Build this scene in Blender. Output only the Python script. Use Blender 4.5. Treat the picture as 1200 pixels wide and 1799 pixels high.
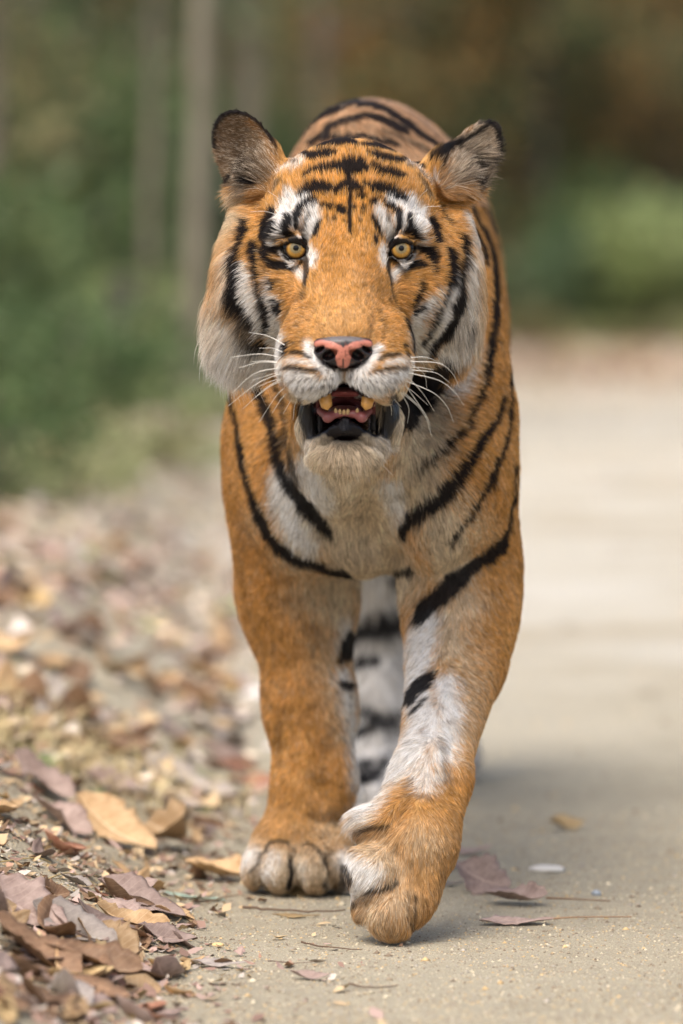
import bpy, math, random
import numpy as np
from mathutils import Vector, Matrix, noise as mnoise

for o in list(bpy.data.objects): bpy.data.objects.remove(o)
scene = bpy.context.scene
R = math.radians
rng = np.random.default_rng(7)
random.seed(7)

# ------------------------------------------------------------------ camera
CAM_H, FPX = 0.836, 8400.0           # eye height in metres, focal length in pixels of the 1200 px wide photograph
cam_d = bpy.data.cameras.new('camera'); cam = bpy.data.objects.new('camera', cam_d)
scene.collection.objects.link(cam); scene.camera = cam
cam.location = (0, 0, CAM_H); cam.rotation_euler = (R(90), 0, 0)
cam_d.sensor_fit = 'VERTICAL'; cam_d.sensor_height = 36.0; cam_d.sensor_width = 24.0
cam_d.lens = FPX/1799*36.0
cam_d.shift_y = -(899.5-480)/1799.0
cam_d.clip_start = 0.1; cam_d.clip_end = 2000
cam_d.dof.use_dof = True; cam_d.dof.focus_distance = 5.95
cam_d.dof.aperture_fstop = (cam_d.lens/1000)/0.062

# ------------------------------------------------------------------ world + sun (bright overcast)
world = bpy.data.worlds.new('World'); scene.world = world; world.use_nodes = True
wn = world.node_tree
bgn = wn.nodes['Background']
sky = wn.nodes.new('ShaderNodeTexSky'); sky.sky_type = 'NISHITA'; sky.sun_disc = False
SUN_EL, SUN_AZ = 58, 205              # azimuth measured clockwise from +Y: behind the camera, to the left
sky.sun_elevation = R(SUN_EL); sky.sun_rotation = R(SUN_AZ)
sky.air_density = 1.0; sky.dust_density = 6.0; sky.ozone_density = 0.6
wn.links.new(sky.outputs[0], bgn.inputs[0]); bgn.inputs[1].default_value = 0.15
sd = bpy.data.lights.new('sun', 'SUN'); sun = bpy.data.objects.new('sun', sd); scene.collection.objects.link(sun)
sd.energy = 1.3; sd.angle = R(34); sd.color = (1.0, 0.95, 0.88)
az, el = R(SUN_AZ), R(SUN_EL)
to_sun = Vector((math.sin(az)*math.cos(el), math.cos(az)*math.cos(el), math.sin(el)))
sun.rotation_euler = to_sun.to_track_quat('Z', 'Y').to_euler(); sun.location = to_sun*20

vs = scene.view_settings
scene.display_settings.display_device = 'sRGB'
vs.view_transform = 'Standard'; vs.look = 'None'; vs.gamma = 1; vs.use_curve_mapping = False
vs.exposure = 0.64
cy = scene.cycles
cy.use_denoising = True
try: cy.denoiser = 'OPENIMAGEDENOISE'; cy.denoising_input_passes = 'RGB_ALBEDO_NORMAL'
except Exception: pass
cy.max_bounces = 6; cy.diffuse_bounces = 3; cy.glossy_bounces = 2; cy.transmission_bounces = 3; cy.transparent_max_bounces = 6
cy.sample_clamp_indirect = 5
cy.use_adaptive_sampling = False
scene.render.hair_type = 'STRAND'
try: scene.cycles_curves.shape = 'RIBBONS'; scene.cycles_curves.subdivisions = 2
except Exception: pass

# ------------------------------------------------------------------ helpers
COL = scene.collection
def PT(px, py, Y):
    return np.array(((px-600)/FPX*Y, Y, CAM_H-(py-480)/FPX*Y))
def link(o, parent=None):
    COL.objects.link(o)
    if parent: o.parent = parent
    return o
def tag(o, label=None, cat=None, group=None, kind=None):
    if label: o['label'] = label
    if cat: o['category'] = cat
    if group: o['group'] = group
    if kind: o['kind'] = kind
    return o
def mesh_np(name, V, F, smooth=True, mat=None):
    V = np.asarray(V, np.float32); F = np.asarray(F, np.int32)
    me = bpy.data.meshes.new(name)
    n, k = F.shape
    me.vertices.add(len(V)); me.vertices.foreach_set('co', V.ravel())
    me.loops.add(n*k); me.loops.foreach_set('vertex_index', F.ravel())
    me.polygons.add(n); me.polygons.foreach_set('loop_start', np.arange(0, n*k, k, dtype=np.int32))
    me.polygons.foreach_set('loop_total', np.full(n, k, np.int32))
    me.polygons.foreach_set('use_smooth', np.full(n, smooth))
    me.update(calc_edges=True)
    if mat: me.materials.append(mat)
    return me
def add_col(me, C, name='col'):
    at = me.attributes.new(name, 'FLOAT_COLOR', 'POINT')
    A = np.ones((len(C), 4), np.float32); A[:, :3] = C
    at.data.foreach_set('color', A.ravel())
def obj(name, me, parent=None, loc=None):
    o = bpy.data.objects.new(name, me); link(o, parent)
    if loc is not None: o.location = loc
    return o
def empty(name, loc=(0, 0, 0)):
    o = bpy.data.objects.new(name, None); o.location = loc; o.empty_display_size = .1
    return link(o)
def mat(name, color=(.5, .5, .5), rough=.8, attr=None, spec=.5):
    m = bpy.data.materials.new(name); m.use_nodes = True
    b = m.node_tree.nodes['Principled BSDF']
    b.inputs['Base Color'].default_value = (*color, 1); b.inputs['Roughness'].default_value = rough
    b.inputs['Specular IOR Level'].default_value = spec
    if attr:
        a = m.node_tree.nodes.new('ShaderNodeAttribute'); a.attribute_name = attr
        m.node_tree.links.new(a.outputs['Color'], b.inputs['Base Color'])
    return m
def smooth(a, b, x):
    t = np.clip((x-a)/(b-a), 0, 1); return t*t*(3-2*t)

# value noise on arrays of points (N,3), smooth, -1..1
_tab = np.random.default_rng(3).uniform(-1, 1, 65536).astype(np.float32)
def vnoise(P, scale, seed=0):
    Q = np.asarray(P, np.float64)*scale+1000.0+seed*17.13
    i = np.floor(Q).astype(np.int64); f = Q-i; u = f*f*(3-2*f)
    out = 0
    for dx in (0, 1):
        for dy in (0, 1):
            for dz in (0, 1):
                h = ((i[:, 0]+dx)*73856093 ^ (i[:, 1]+dy)*19349663 ^ (i[:, 2]+dz)*83492791 ^ seed*2654435) & 65535
                w = (u[:, 0] if dx else 1-u[:, 0])*(u[:, 1] if dy else 1-u[:, 1])*(u[:, 2] if dz else 1-u[:, 2])
                out = out+_tab[h]*w
    return out
def fbm(P, scale, oct=3, seed=0):
    return sum(vnoise(P, scale*2**k, seed+k*5)*.5**k for k in range(oct))/(2-2*.5**oct)

# ------------------------------------------------------------------ implicit surfaces -> one continuous mesh
class Field:
    def __init__(s, xs, ys, zs):
        s.xs, s.ys, s.zs = [np.asarray(a, np.float32) for a in (xs, ys, zs)]
        s.a = np.full((len(xs), len(ys), len(zs)), 1.0, np.float32)
    def block(s, lo, hi):
        r = []
        for ax, l, h in zip((s.xs, s.ys, s.zs), lo, hi):
            i0, i1 = np.searchsorted(ax, l), np.searchsorted(ax, h)
            r.append(slice(max(0, i0-1), min(len(ax), i1+1)))
        sl = tuple(r)
        return sl, (s.xs[sl[0]][:, None, None], s.ys[sl[1]][None, :, None], s.zs[sl[2]][None, None, :])
    def blend(s, sl, d, k, mode='add'):
        b = s.a[sl]
        if mode == 'add':
            h = np.clip(.5+.5*(b-d)/k, 0, 1)
            s.a[sl] = b+(d-b)*h-k*h*(1-h)
        else:
            h = np.clip(.5-.5*(b+d)/k, 0, 1)
            s.a[sl] = b+(-d-b)*h+k*h*(1-h)
    def capsule(s, a, b, ra, rb, k=.03, mode='add', flat=None):
        a, b = np.array(a, float), np.array(b, float); m = max(ra, rb)+k+.02
        sl, (X, Y, Z) = s.block(np.minimum(a, b)-m, np.maximum(a, b)+m)
        if s.a[sl].size == 0: return
        ba = b-a; L = (ba**2).sum()
        h = np.clip(((X-a[0])*ba[0]+(Y-a[1])*ba[1]+(Z-a[2])*ba[2])/L, 0, 1)
        d = np.sqrt((X-a[0]-h*ba[0])**2+(Y-a[1]-h*ba[1])**2+(Z-a[2]-h*ba[2])**2)-(ra+(rb-ra)*h)
        s.blend(sl, d, k, mode)
    def ellipsoid(s, c, r, k=.03, rot=0, mode='add', tilt=0, yaw=0):
        c = np.array(c, float); r = np.array(r, float); m = r.max()+k+.02
        sl, (X, Y, Z) = s.block(c-m, c+m)
        if s.a[sl].size == 0: return
        x, y, z = X-c[0], Y-c[1], Z-c[2]
        if rot:
            t = R(rot); x, z = x*math.cos(t)+z*math.sin(t), -x*math.sin(t)+z*math.cos(t)
        if tilt:
            t = R(tilt); y, z = y*math.cos(t)+z*math.sin(t), -y*math.sin(t)+z*math.cos(t)
        if yaw:
            t = R(yaw); x, y = x*math.cos(t)+y*math.sin(t), -x*math.sin(t)+y*math.cos(t)
        k0 = np.sqrt((x/r[0])**2+(y/r[1])**2+(z/r[2])**2)
        k1 = np.sqrt((x/r[0]**2)**2+(y/r[1]**2)**2+(z/r[2]**2)**2)+1e-6
        s.blend(sl, k0*(k0-1)/k1, k, mode)
    # the same with positions read off the photograph's own grid at a chosen distance Y; radii in those pixels
    def C(s, p, q, k=.03, mode='add'):
        s.capsule(PT(*p[:3]), PT(*q[:3]), p[3]*p[2]/FPX, q[3]*q[2]/FPX, k, mode)
    def E(s, px, py, Y, rx, rz, ry, k=.03, rot=0, mode='add', tilt=0, yaw=0):
        s.ellipsoid(PT(px, py, Y), (rx*Y/FPX, ry, rz*Y/FPX), k, rot, mode, tilt, yaw)
    def mesh(s):
        a = s.a; sg = a < 0
        nx, ny, nz = a.shape
        c = np.zeros((nx-1, ny-1, nz-1), np.uint8)
        for i in (0, 1):
            for j in (0, 1):
                for k in (0, 1): c += sg[i:nx-1+i, j:ny-1+j, k:nz-1+k]
        act = (c > 0) & (c < 8)
        idx = np.full(act.shape, -1, np.int64)
        I, J, K = np.nonzero(act); n = len(I); idx[I, J, K] = np.arange(n)
        acc = np.zeros((n, 3)); cnt = np.zeros(n)
        pos = lambda i, j, k: np.stack([s.xs[i], s.ys[j], s.zs[k]], 1).astype(float)
        corners = [(0, 0, 0), (1, 0, 0), (0, 1, 0), (1, 1, 0), (0, 0, 1), (1, 0, 1), (0, 1, 1), (1, 1, 1)]
        for e0, c0 in enumerate(corners):
            for c1 in corners[e0+1:]:
                if sum(abs(p-q) for p, q in zip(c0, c1)) != 1: continue
                v0 = a[I+c0[0], J+c0[1], K+c0[2]]; v1 = a[I+c1[0], J+c1[1], K+c1[2]]
                m = (v0 < 0) != (v1 < 0)
                t = (v0[m]/(v0[m]-v1[m]))[:, None]
                p0 = pos(I[m]+c0[0], J[m]+c0[1], K[m]+c0[2]); p1 = pos(I[m]+c1[0], J[m]+c1[1], K[m]+c1[2])
                acc[m] += p0+(p1-p0)*t; cnt[m] += 1
        V = acc/cnt[:, None]
        Q = []
        for ax in range(3):
            s0 = [slice(1, -1)]*3; s0[ax] = slice(0, a.shape[ax]-1); s1 = list(s0); s1[ax] = slice(1, a.shape[ax])
            A0, A1 = sg[tuple(s0)], sg[tuple(s1)]
            ch = A0 != A1
            i, j, k = np.nonzero(ch); flip = A0[i, j, k]
            off = [1, 1, 1]; off[ax] = 0
            g = [i+off[0], j+off[1], k+off[2]]
            u, v = [(1, 2), (2, 0), (0, 1)][ax]
            def cell(du, dv):
                h = [g[0].copy(), g[1].copy(), g[2].copy()]; h[u] -= du; h[v] -= dv
                return idx[h[0], h[1], h[2]]
            q = np.stack([cell(1, 1), cell(0, 1), cell(0, 0), cell(1, 0)], 1)
            q[~flip] = q[~flip][:, ::-1]
            Q.append(q)
        Q = np.concatenate(Q); Q = Q[(Q >= 0).all(1)]
        return V, Q
# ================================================================== TIGER: body as one implicit surface
def seq(*parts):
    out = [parts[0][0]]
    for a, b, d in parts:
        n = int(round((b-a)/d)); out += list(a+(b-a)*(np.arange(n)+1)/n)
    return out
GX = seq((-.235, .31, .004)); GZ = seq((-.012, 1.12, .004))
GY = seq((5.70, 6.16, .004), (6.16, 6.62, .006), (6.62, 8.32, .014))
B = Field(GX, GY, GZ)
# trunk (metres)
B.ellipsoid((.05, 6.85, .765), (.185, .45, .300), .06)
B.ellipsoid((.085, 7.42, .80), (.165, .42, .268), .06)
B.ellipsoid((.07, 7.1, .90), (.12, .55, .15), .06)
# withers and neck
B.C((618, 262, 6.55, 78), (650, 280, 7.0, 75), .07)
B.C((625, 440, 6.17, 160), (648, 500, 6.48, 196), .06)
B.C((645, 520, 6.48, 200), (650, 600, 6.75, 205), .06)
B.C((622, 720, 6.16, 85), (632, 850, 6.36, 122), .05)
# shoulders, chest
B.E(790, 700, 6.40, 108, 240, .14, .05)
B.E(507, 760, 6.50, 108, 200, .14, .05)
B.E(645, 800, 6.44, 150, 185, .13, .05)
B.E(775, 850, 6.27, 98, 150, .09, .05, rot=-12)
B.E(520, 870, 6.37, 90, 140, .08, .05, rot=12)
B.E(640, 930, 6.38, 75, 75, .08, .04)
# viewer-right fore leg, reaching forward
B.C((813, 860, 6.32, 82), (812, 1070, 6.38, 78), .05)
B.C((815, 1000, 6.38, 80), (806, 1150, 6.31, 80), .05)
B.C((806, 760, 6.37, 86), (810, 1010, 6.37, 79), .05)
B.E(808, 1090, 6.34, 74, 90, .075, .05)
B.C((500, 800, 6.49, 86), (520, 1000, 6.53, 88), .05)
B.C((796, 1190, 6.27, 76), (758, 1360, 6.09, 59), .04)
B.C((757, 1370, 6.08, 66), (722, 1480, 6.01, 78), .03)
B.C((715, 1480, 6.01, 74), (690, 1560, 5.99, 62), .03)
B.E(662, 1448, 6.00, 36, 24, .035, .018, rot=20)
B.E(640, 1440, 6.02, 26, 17, .025, .014, rot=25)
B.E(652, 1532, 5.965, 46, 50, .036, .016, rot=15)
B.E(688, 1598, 5.960, 48, 54, .038, .016, rot=6)
B.E(738, 1566, 5.985, 34, 62, .036, .014, rot=-14)
B.E(640, 1585, 5.985, 20, 34, .026, .014, rot=-16)
# viewer-left fore leg, standing
B.C((505, 880, 6.48, 84), (523, 1060, 6.54, 93), .05)
B.C((523, 1040, 6.56, 90), (545, 1240, 6.54, 72), .04)
B.C((545, 1240, 6.54, 71), (553, 1370, 6.51, 66), .04)
B.C((553, 1370, 6.51, 66), (535, 1470, 6.50, 74), .03)
B.E(525, 1490, 6.50, 84, 50, .075, .03)
B.E(452, 1520, 6.455, 26, 42, .046, .010, rot=-14)
B.E(495, 1519, 6.430, 36, 50, .050, .008, rot=-5)
B.E(554, 1520, 6.425, 39, 51, .050, .008, rot=4)
B.E(596, 1518, 6.450, 27, 48, .046, .010, rot=12)
for q_ in ((473, 1500, 478, 1560), (524, 1492, 524, 1568), (580, 1500, 584, 1565)):
    B.C((q_[0], q_[1], 6.385, 2), (q_[2], q_[3], 6.378, 3), .008, 'cut')
# hind legs
B.ellipsoid((.165, 7.62, .66), (.085, .17, .24), .05)
B.ellipsoid((.025, 7.55, .64), (.085, .17, .24), .05)
B.capsule((.045, 7.42, .50), (.062, 7.52, .30), .085, .052, .05)
B.capsule((.062, 7.55, .30), (.055, 7.50, .10), .048, .040, .03)
B.ellipsoid((.052, 7.45, .045), (.052, .085, .045), .03)
for t in (-.03, 0, .03): B.ellipsoid((.052+t, 7.38, .032), (.017, .04, .032), .008)
B.capsule((.175, 7.75, .50), (.18, 7.98, .30), .085, .05, .05)
B.capsule((.18, 7.98, .30), (.175, 7.92, .10), .045, .038, .03)
B.ellipsoid((.172, 7.86, .045), (.05, .085, .045), .03)
# tail
for p, q in (((.10, 7.80, .96), (.13, 7.98, .78)), ((.13, 7.98, .78), (.16, 8.08, .52)), ((.16, 8.08, .52), (.17, 8.2, .40))):
    B.capsule(p, q, .034, .028, .03)
# ---------------- head
B.E(615, 388, 6.05, 150, 138, .125, .03)
B.E(613, 345, 5.985, 105, 85, .06, .04)
B.C((611, 395, 5.955, 66), (606, 500, 5.885, 60), .03)
B.C((606, 500, 5.882, 60), (603, 590, 5.815, 56), .02)
B.E(603, 590, 5.805, 62, 42, .040, .02)
B.E(606, 530, 5.945, 108, 85, .060, .04)
B.E(507, 400, 5.938, 36, 22, .032, .024, rot=12); B.E(716, 400, 5.938, 36, 22, .032, .024, rot=-12)
B.E(483, 500, 6.00, 78, 95, .075, .035); B.E(738, 500, 6.00, 78, 95, .075, .035)
B.E(462, 575, 6.07, 70, 78, .065, .04); B.E(768, 575, 6.07, 64, 90, .065, .04)
B.E(432, 470, 6.07, 42, 108, .06, .04); B.E(795, 470, 6.07, 42, 110, .06, .04)
B.E(430, 560, 6.08, 36, 55, .05, .03)
B.E(606, 605, 5.90, 104, 82, .075, .03)
B.E(552, 654, 5.810, 52, 51, .052, .012, rot=14); B.E(658, 654, 5.810, 55, 51, .052, .012, rot=-14)
B.E(534, 680, 5.832, 30, 24, .035, .012); B.E(676, 680, 5.832, 33, 25, .035, .012)
B.E(530, 612, 5.850, 34, 60, .045, .03); B.E(688, 612, 5.850, 34, 60, .045, .03)
# lower jaw
B.C((606, 778, 5.885, 46), (606, 735, 6.02, 72), .02)
B.E(606, 795, 5.855, 62, 32, .045, .015)
B.C((602,700,6.12,70),(606,800,6.22,82),.05)
B.E(545, 738, 5.885, 22, 44, .035, .008); B.E(681, 738, 5.885, 25, 44, .035, .008)
# mouth, eyes, nostrils cut in
B.E(606, 727, 5.83, 48, 38, .125, .006, mode='cut'); B.E(604, 697, 5.83, 24, 22, .10, .006, mode='cut'); B.E(604, 684, 5.80, 12, 14, .08, .006, mode='cut')
for ex, in ((518,), (705,)):
    B.E(ex, 438, 5.912, 25, 23, .022, .012, mode='cut')
# black lips round the open mouth
for a_, b_ in (((541, 702, 5.85, 8), (540, 745, 5.855, 10)), ((540, 745, 5.855, 10), (548, 776, 5.85, 9)), ((548, 776, 5.85, 8), (575, 764, 5.825, 8)), ((575, 764, 5.825, 8), (606, 756, 5.815, 9)),
               ((606, 756, 5.815, 9), (640, 764, 5.825, 8)), ((640, 764, 5.825, 8), (672, 778, 5.85, 9)), ((672, 778, 5.85, 9), (683, 745, 5.855, 11)), ((683, 745, 5.855, 11), (680, 702, 5.85, 9)),
               ((584, 752, 5.818, 6), (606, 738, 5.815, 6)), ((606, 738, 5.815, 6), (630, 752, 5.818, 6)), ((560, 705, 5.845, 5), (563, 755, 5.845, 6)), ((655, 705, 5.845, 5), (655, 755, 5.845, 6))):
    B.C(a_, b_, .006)
# inner corners of the eyes
B.E(537, 458, 5.893, 9, 18, .010, .010, rot=-25, mode='cut'); B.E(687, 458, 5.893, 9, 18, .010, .010, rot=25, mode='cut')
B.C((603, 650, 5.752, 2.5), (603, 688, 5.765, 4), .006, 'cut')
def surf_y(px, py, lo=5.70, hi=6.3):
    for Yc in np.arange(lo, hi, .002):
        p = PT(px, py, Yc); i, j, k = [int(np.clip(np.searchsorted(a, v), 0, len(a)-1)) for a, v in zip((B.xs, B.ys, B.zs), p)]
        if B.a[i, j, k] < 0: return Yc
    return hi
yring = [surf_y(518+32*math.cos(a), 438+30*math.sin(a)) for a in np.arange(0, 6.28, .5)]
EYE_Y = float(np.median(yring))+.0120; EYL = EYE_Y-.0172+.002; NOSE_Y = surf_y(603, 600)-.007
print('EYE', EYE_Y, min(yring), max(yring), 'NOSE', NOSE_Y, 'pad', surf_y(553, 660), 'chin', surf_y(606, 795))
# upper lids and brows over the eyes
for sx, cx_ in ((-1, 518.5), (1, 705)):
    y0 = EYL
    B.C((cx_-sx*22, 440, y0+.006, 5), (cx_-sx*4, 419.5, y0-.0015, 6.2), .006); B.C((cx_-sx*4, 419.5, y0-.0015, 6.2), (cx_+sx*18, 425, y0+.003, 6.2), .006)
    B.C((cx_-sx*16, 452, y0+.005, 4), (cx_+sx*2, 461, y0+.001, 4), .006); B.C((cx_+sx*2, 461, y0+.001, 4), (cx_+sx*22, 446, y0+.007, 4), .006)
# ears: thin cupped shells
def ear(cx, cy, Yc, out, rx, rz, rot, bowl, R0):
    """out: centre of the outline; bowl: centre of the sphere the shell lies on"""
    c = PT(*bowl); e = PT(*out)
    sl, (X, Y, Z) = B.block(e-.12, e+.12)
    d1 = np.abs(np.sqrt((X-c[0])**2+(Y-c[1])**2+(Z-c[2])**2)-R0)-.0042
    t = R(rot); x, z = X-e[0], Z-e[2]; x, z = x*math.cos(t)+z*math.sin(t), -x*math.sin(t)+z*math.cos(t)
    rx, rz = rx*out[2]/FPX, rz*out[2]/FPX
    k0 = np.sqrt((x/rx)**2+(z/rz)**2); k1 = np.sqrt((x/rx**2)**2+(z/rz**2)**2)+1e-6
    d2 = k0*(k0-1)/k1
    d = np.maximum(np.maximum(d1, d2), (c[1]+.0)-Y+0*X)
    B.blend(sl, d, .010)
ear(0, 0, 0, (432, 268, 6.07), 50, 76, 28, (418, 275, 6.00), .072)
ear(0, 0, 0, (824, 278, 6.07), 36, 76, -38, (850, 272, 6.00), .075)
B.C((470, 300, 6.06, 30), (430, 335, 6.07, 22), .03); B.C((770, 300, 6.06, 30), (815, 325, 6.07, 20), .03)

def groove(pts, r, k=.008, lo=5.7, depth=-.4):
    D_ = [];
    for (x0, y0), (x1, y1) in zip(pts[:-1], pts[1:]):
        n_ = max(2, int(math.hypot(x1-x0, y1-y0)/5)); D_ += [(x0+(x1-x0)*t/n_, y0+(y1-y0)*t/n_) for t in range(n_)]
    D_.append(pts[-1]); off = (depth if depth < 0 else -.15)*r*6/FPX
    ys_ = np.array([surf_y(x, y, lo, lo+.9) for x, y in D_])
    ok_ = ys_ < lo+.85; D_ = [d for d, o in zip(D_, ok_) if o]; ys_ = ys_[ok_]
    ys_ = np.convolve(np.pad(ys_, 1, 'edge'), [.25, .5, .25], 'valid')+off; n_ = len(D_)
    rr = [r*(.45+.55*min(1, min(i_, n_-1-i_)/2.5)) for i_ in range(n_)]
    C_ = [PT(x, y, Y_) for (x, y), Y_ in zip(D_, ys_)]; A_ = np.array(C_); m = r*6/FPX*1.2+k+.02
    sl, (X, Y, Z) = B.block(A_.min(0)-m, A_.max(0)+m)
    if B.a[sl].size == 0: return
    best = np.full(B.a[sl].shape, 1e3, np.float32)
    for a_, b_, ra_, rb_ in zip(C_[:-1], C_[1:], rr[:-1], rr[1:]):
        ba = b_-a_; L = (ba**2).sum()+1e-9
        h = np.clip(((X-a_[0])*ba[0]+(Y-a_[1])*ba[1]+(Z-a_[2])*ba[2])/L, 0, 1)
        best = np.minimum(best, np.sqrt((X-a_[0]-h*ba[0])**2+(Y-a_[1]-h*ba[1])**2+(Z-a_[2]-h*ba[2])**2)-(ra_+(rb_-ra_)*h)*6/FPX)
    B.blend(sl, best, k, 'cut')
groove([(612, 1590), (655, 1580), (698, 1556), (706, 1520), (690, 1492)], 12, .010, 5.85)
groove([(722, 1575), (730, 1635)], 11, .010, 5.85); groove([(640, 1575), (642, 1615)], 6, .008, 5.85)
groove([(464, 1496), (476, 1482), (495, 1474), (514, 1480), (524, 1492)], 6, .008, 6.3); groove([(527, 1492), (540, 1478), (556, 1473), (574, 1480), (586, 1494)], 6, .008, 6.3)
groove([(618, 1472), (665, 1466), (700, 1440), (712, 1410)], 9, .014, 5.85)
groove([(478, 1495), (476, 1556)], 11, .008, 6.3); groove([(524, 1488), (525, 1562)], 12, .008, 6.3); groove([(580, 1495), (583, 1556)], 11, .008, 6.3)
groove([(500, 1478), (545, 1472), (590, 1478)], 6, .02, 6.3, 0); groove([(555, 1440), (606, 1446)], 7, .02, 6.3, 0)
groove([(572, 1320), (564, 1400)], 8, .03, 6.3, 0); groove([(492, 1260), (498, 1350)], 8, .03, 6.3, 0)
groove([(800, 1290), (790, 1390)], 8, .03, 5.9, 0); groove([(640, 850), (648, 960)], 12, .03, 6.0, 0); groove([(705, 880), (700, 980)], 10, .03, 6.0, 0)
groove([(548, 560), (556, 590)], 5, .012, 5.7, 0); groove([(660, 560), (652, 590)], 5, .012, 5.7, 0)
groove([(538, 480), (532, 530)], 5, .014, 5.7, 0); groove([(686, 480), (694, 530)], 5, .014, 5.7, 0)
TV, TF = B.mesh()
def keep_largest(V, F):
    n = len(V); lab = np.arange(n)
    while True:
        m = lab[F].min(1); new = lab.copy(); np.minimum.at(new, F.ravel(), np.repeat(m, 4)); new = new[new]
        if (new == lab).all(): break
        lab = new
    u, c = np.unique(lab, return_counts=True); big = u[c.argmax()]
    k = lab == big; re = np.cumsum(k)-1
    return V[k], re[F[k[F[:, 0]]]]
TV, TF = keep_largest(TV, TF)
print('TIGER verts', len(TV), 'faces', len(TF))
tiger = empty('tiger', (.03, 6.8, 0))
ORG = np.array((.03, 6.8, 0))
tag(tiger, 'large male tiger walking towards the viewer with one fore paw lifted, mouth open', 'tiger')
# ================================================================== COAT: stripes, spots, pale areas and painted crease shade
# each group: (origin x, origin y, scale) of the sheet it was measured on, then strokes of (u, v, half width)
def sdist(px, py, org, strokes, pad=40):
    """signed distance in photo pixels to the nearest stroke, and its strength"""
    ox, oy, sc = org
    best = np.full(len(px), 1e3, np.float32)
    st = np.ones(len(px), np.float32)
    for s in strokes:
        al = 1.0
        if isinstance(s[0], (int, float)): al = s[0]; s = s[1:]
        P = [(ox+u/sc, oy+v/sc, w/sc) for u, v, w in s]
        if len(P) == 1: P = P*2
        xs = [p[0] for p in P]; ys = [p[1] for p in P]; m = max(p[2] for p in P)+pad
        k = np.nonzero((px > min(xs)-m) & (px < max(xs)+m) & (py > min(ys)-m) & (py < max(ys)+m))[0]
        if not len(k): continue
        x, y = px[k], py[k]; dmin = np.full(len(k), 1e3)
        for a, b in zip(P[:-1], P[1:]):
            bx, by = b[0]-a[0], b[1]-a[1]; L = bx*bx+by*by+1e-6
            h = np.clip(((x-a[0])*bx+(y-a[1])*by)/L, 0, 1)
            d = np.hypot(x-a[0]-h*bx, y-a[1]-h*by)-(a[2]+(b[2]-a[2])*h)
            dmin = np.minimum(dmin, d)
        # a weaker stroke only wins where it is clearly nearer
        u = dmin < best[k]
        st[k[u]] = al; best[k[u]] = dmin[u]
    return best, st
SA, SB, SC, SD, SE = (350, 180, 4.286), (610, 180, 4.286), (350, 400, 4.286), (610, 400, 4.286), (480, 560, 4.286)
SF, SG, SH, SP, SQ = (640, 620, 4.286), (380, 1000, 2.143), (380, 620, 2.143), (580, 1320, 4.286), (400, 1380, 5.0)
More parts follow.
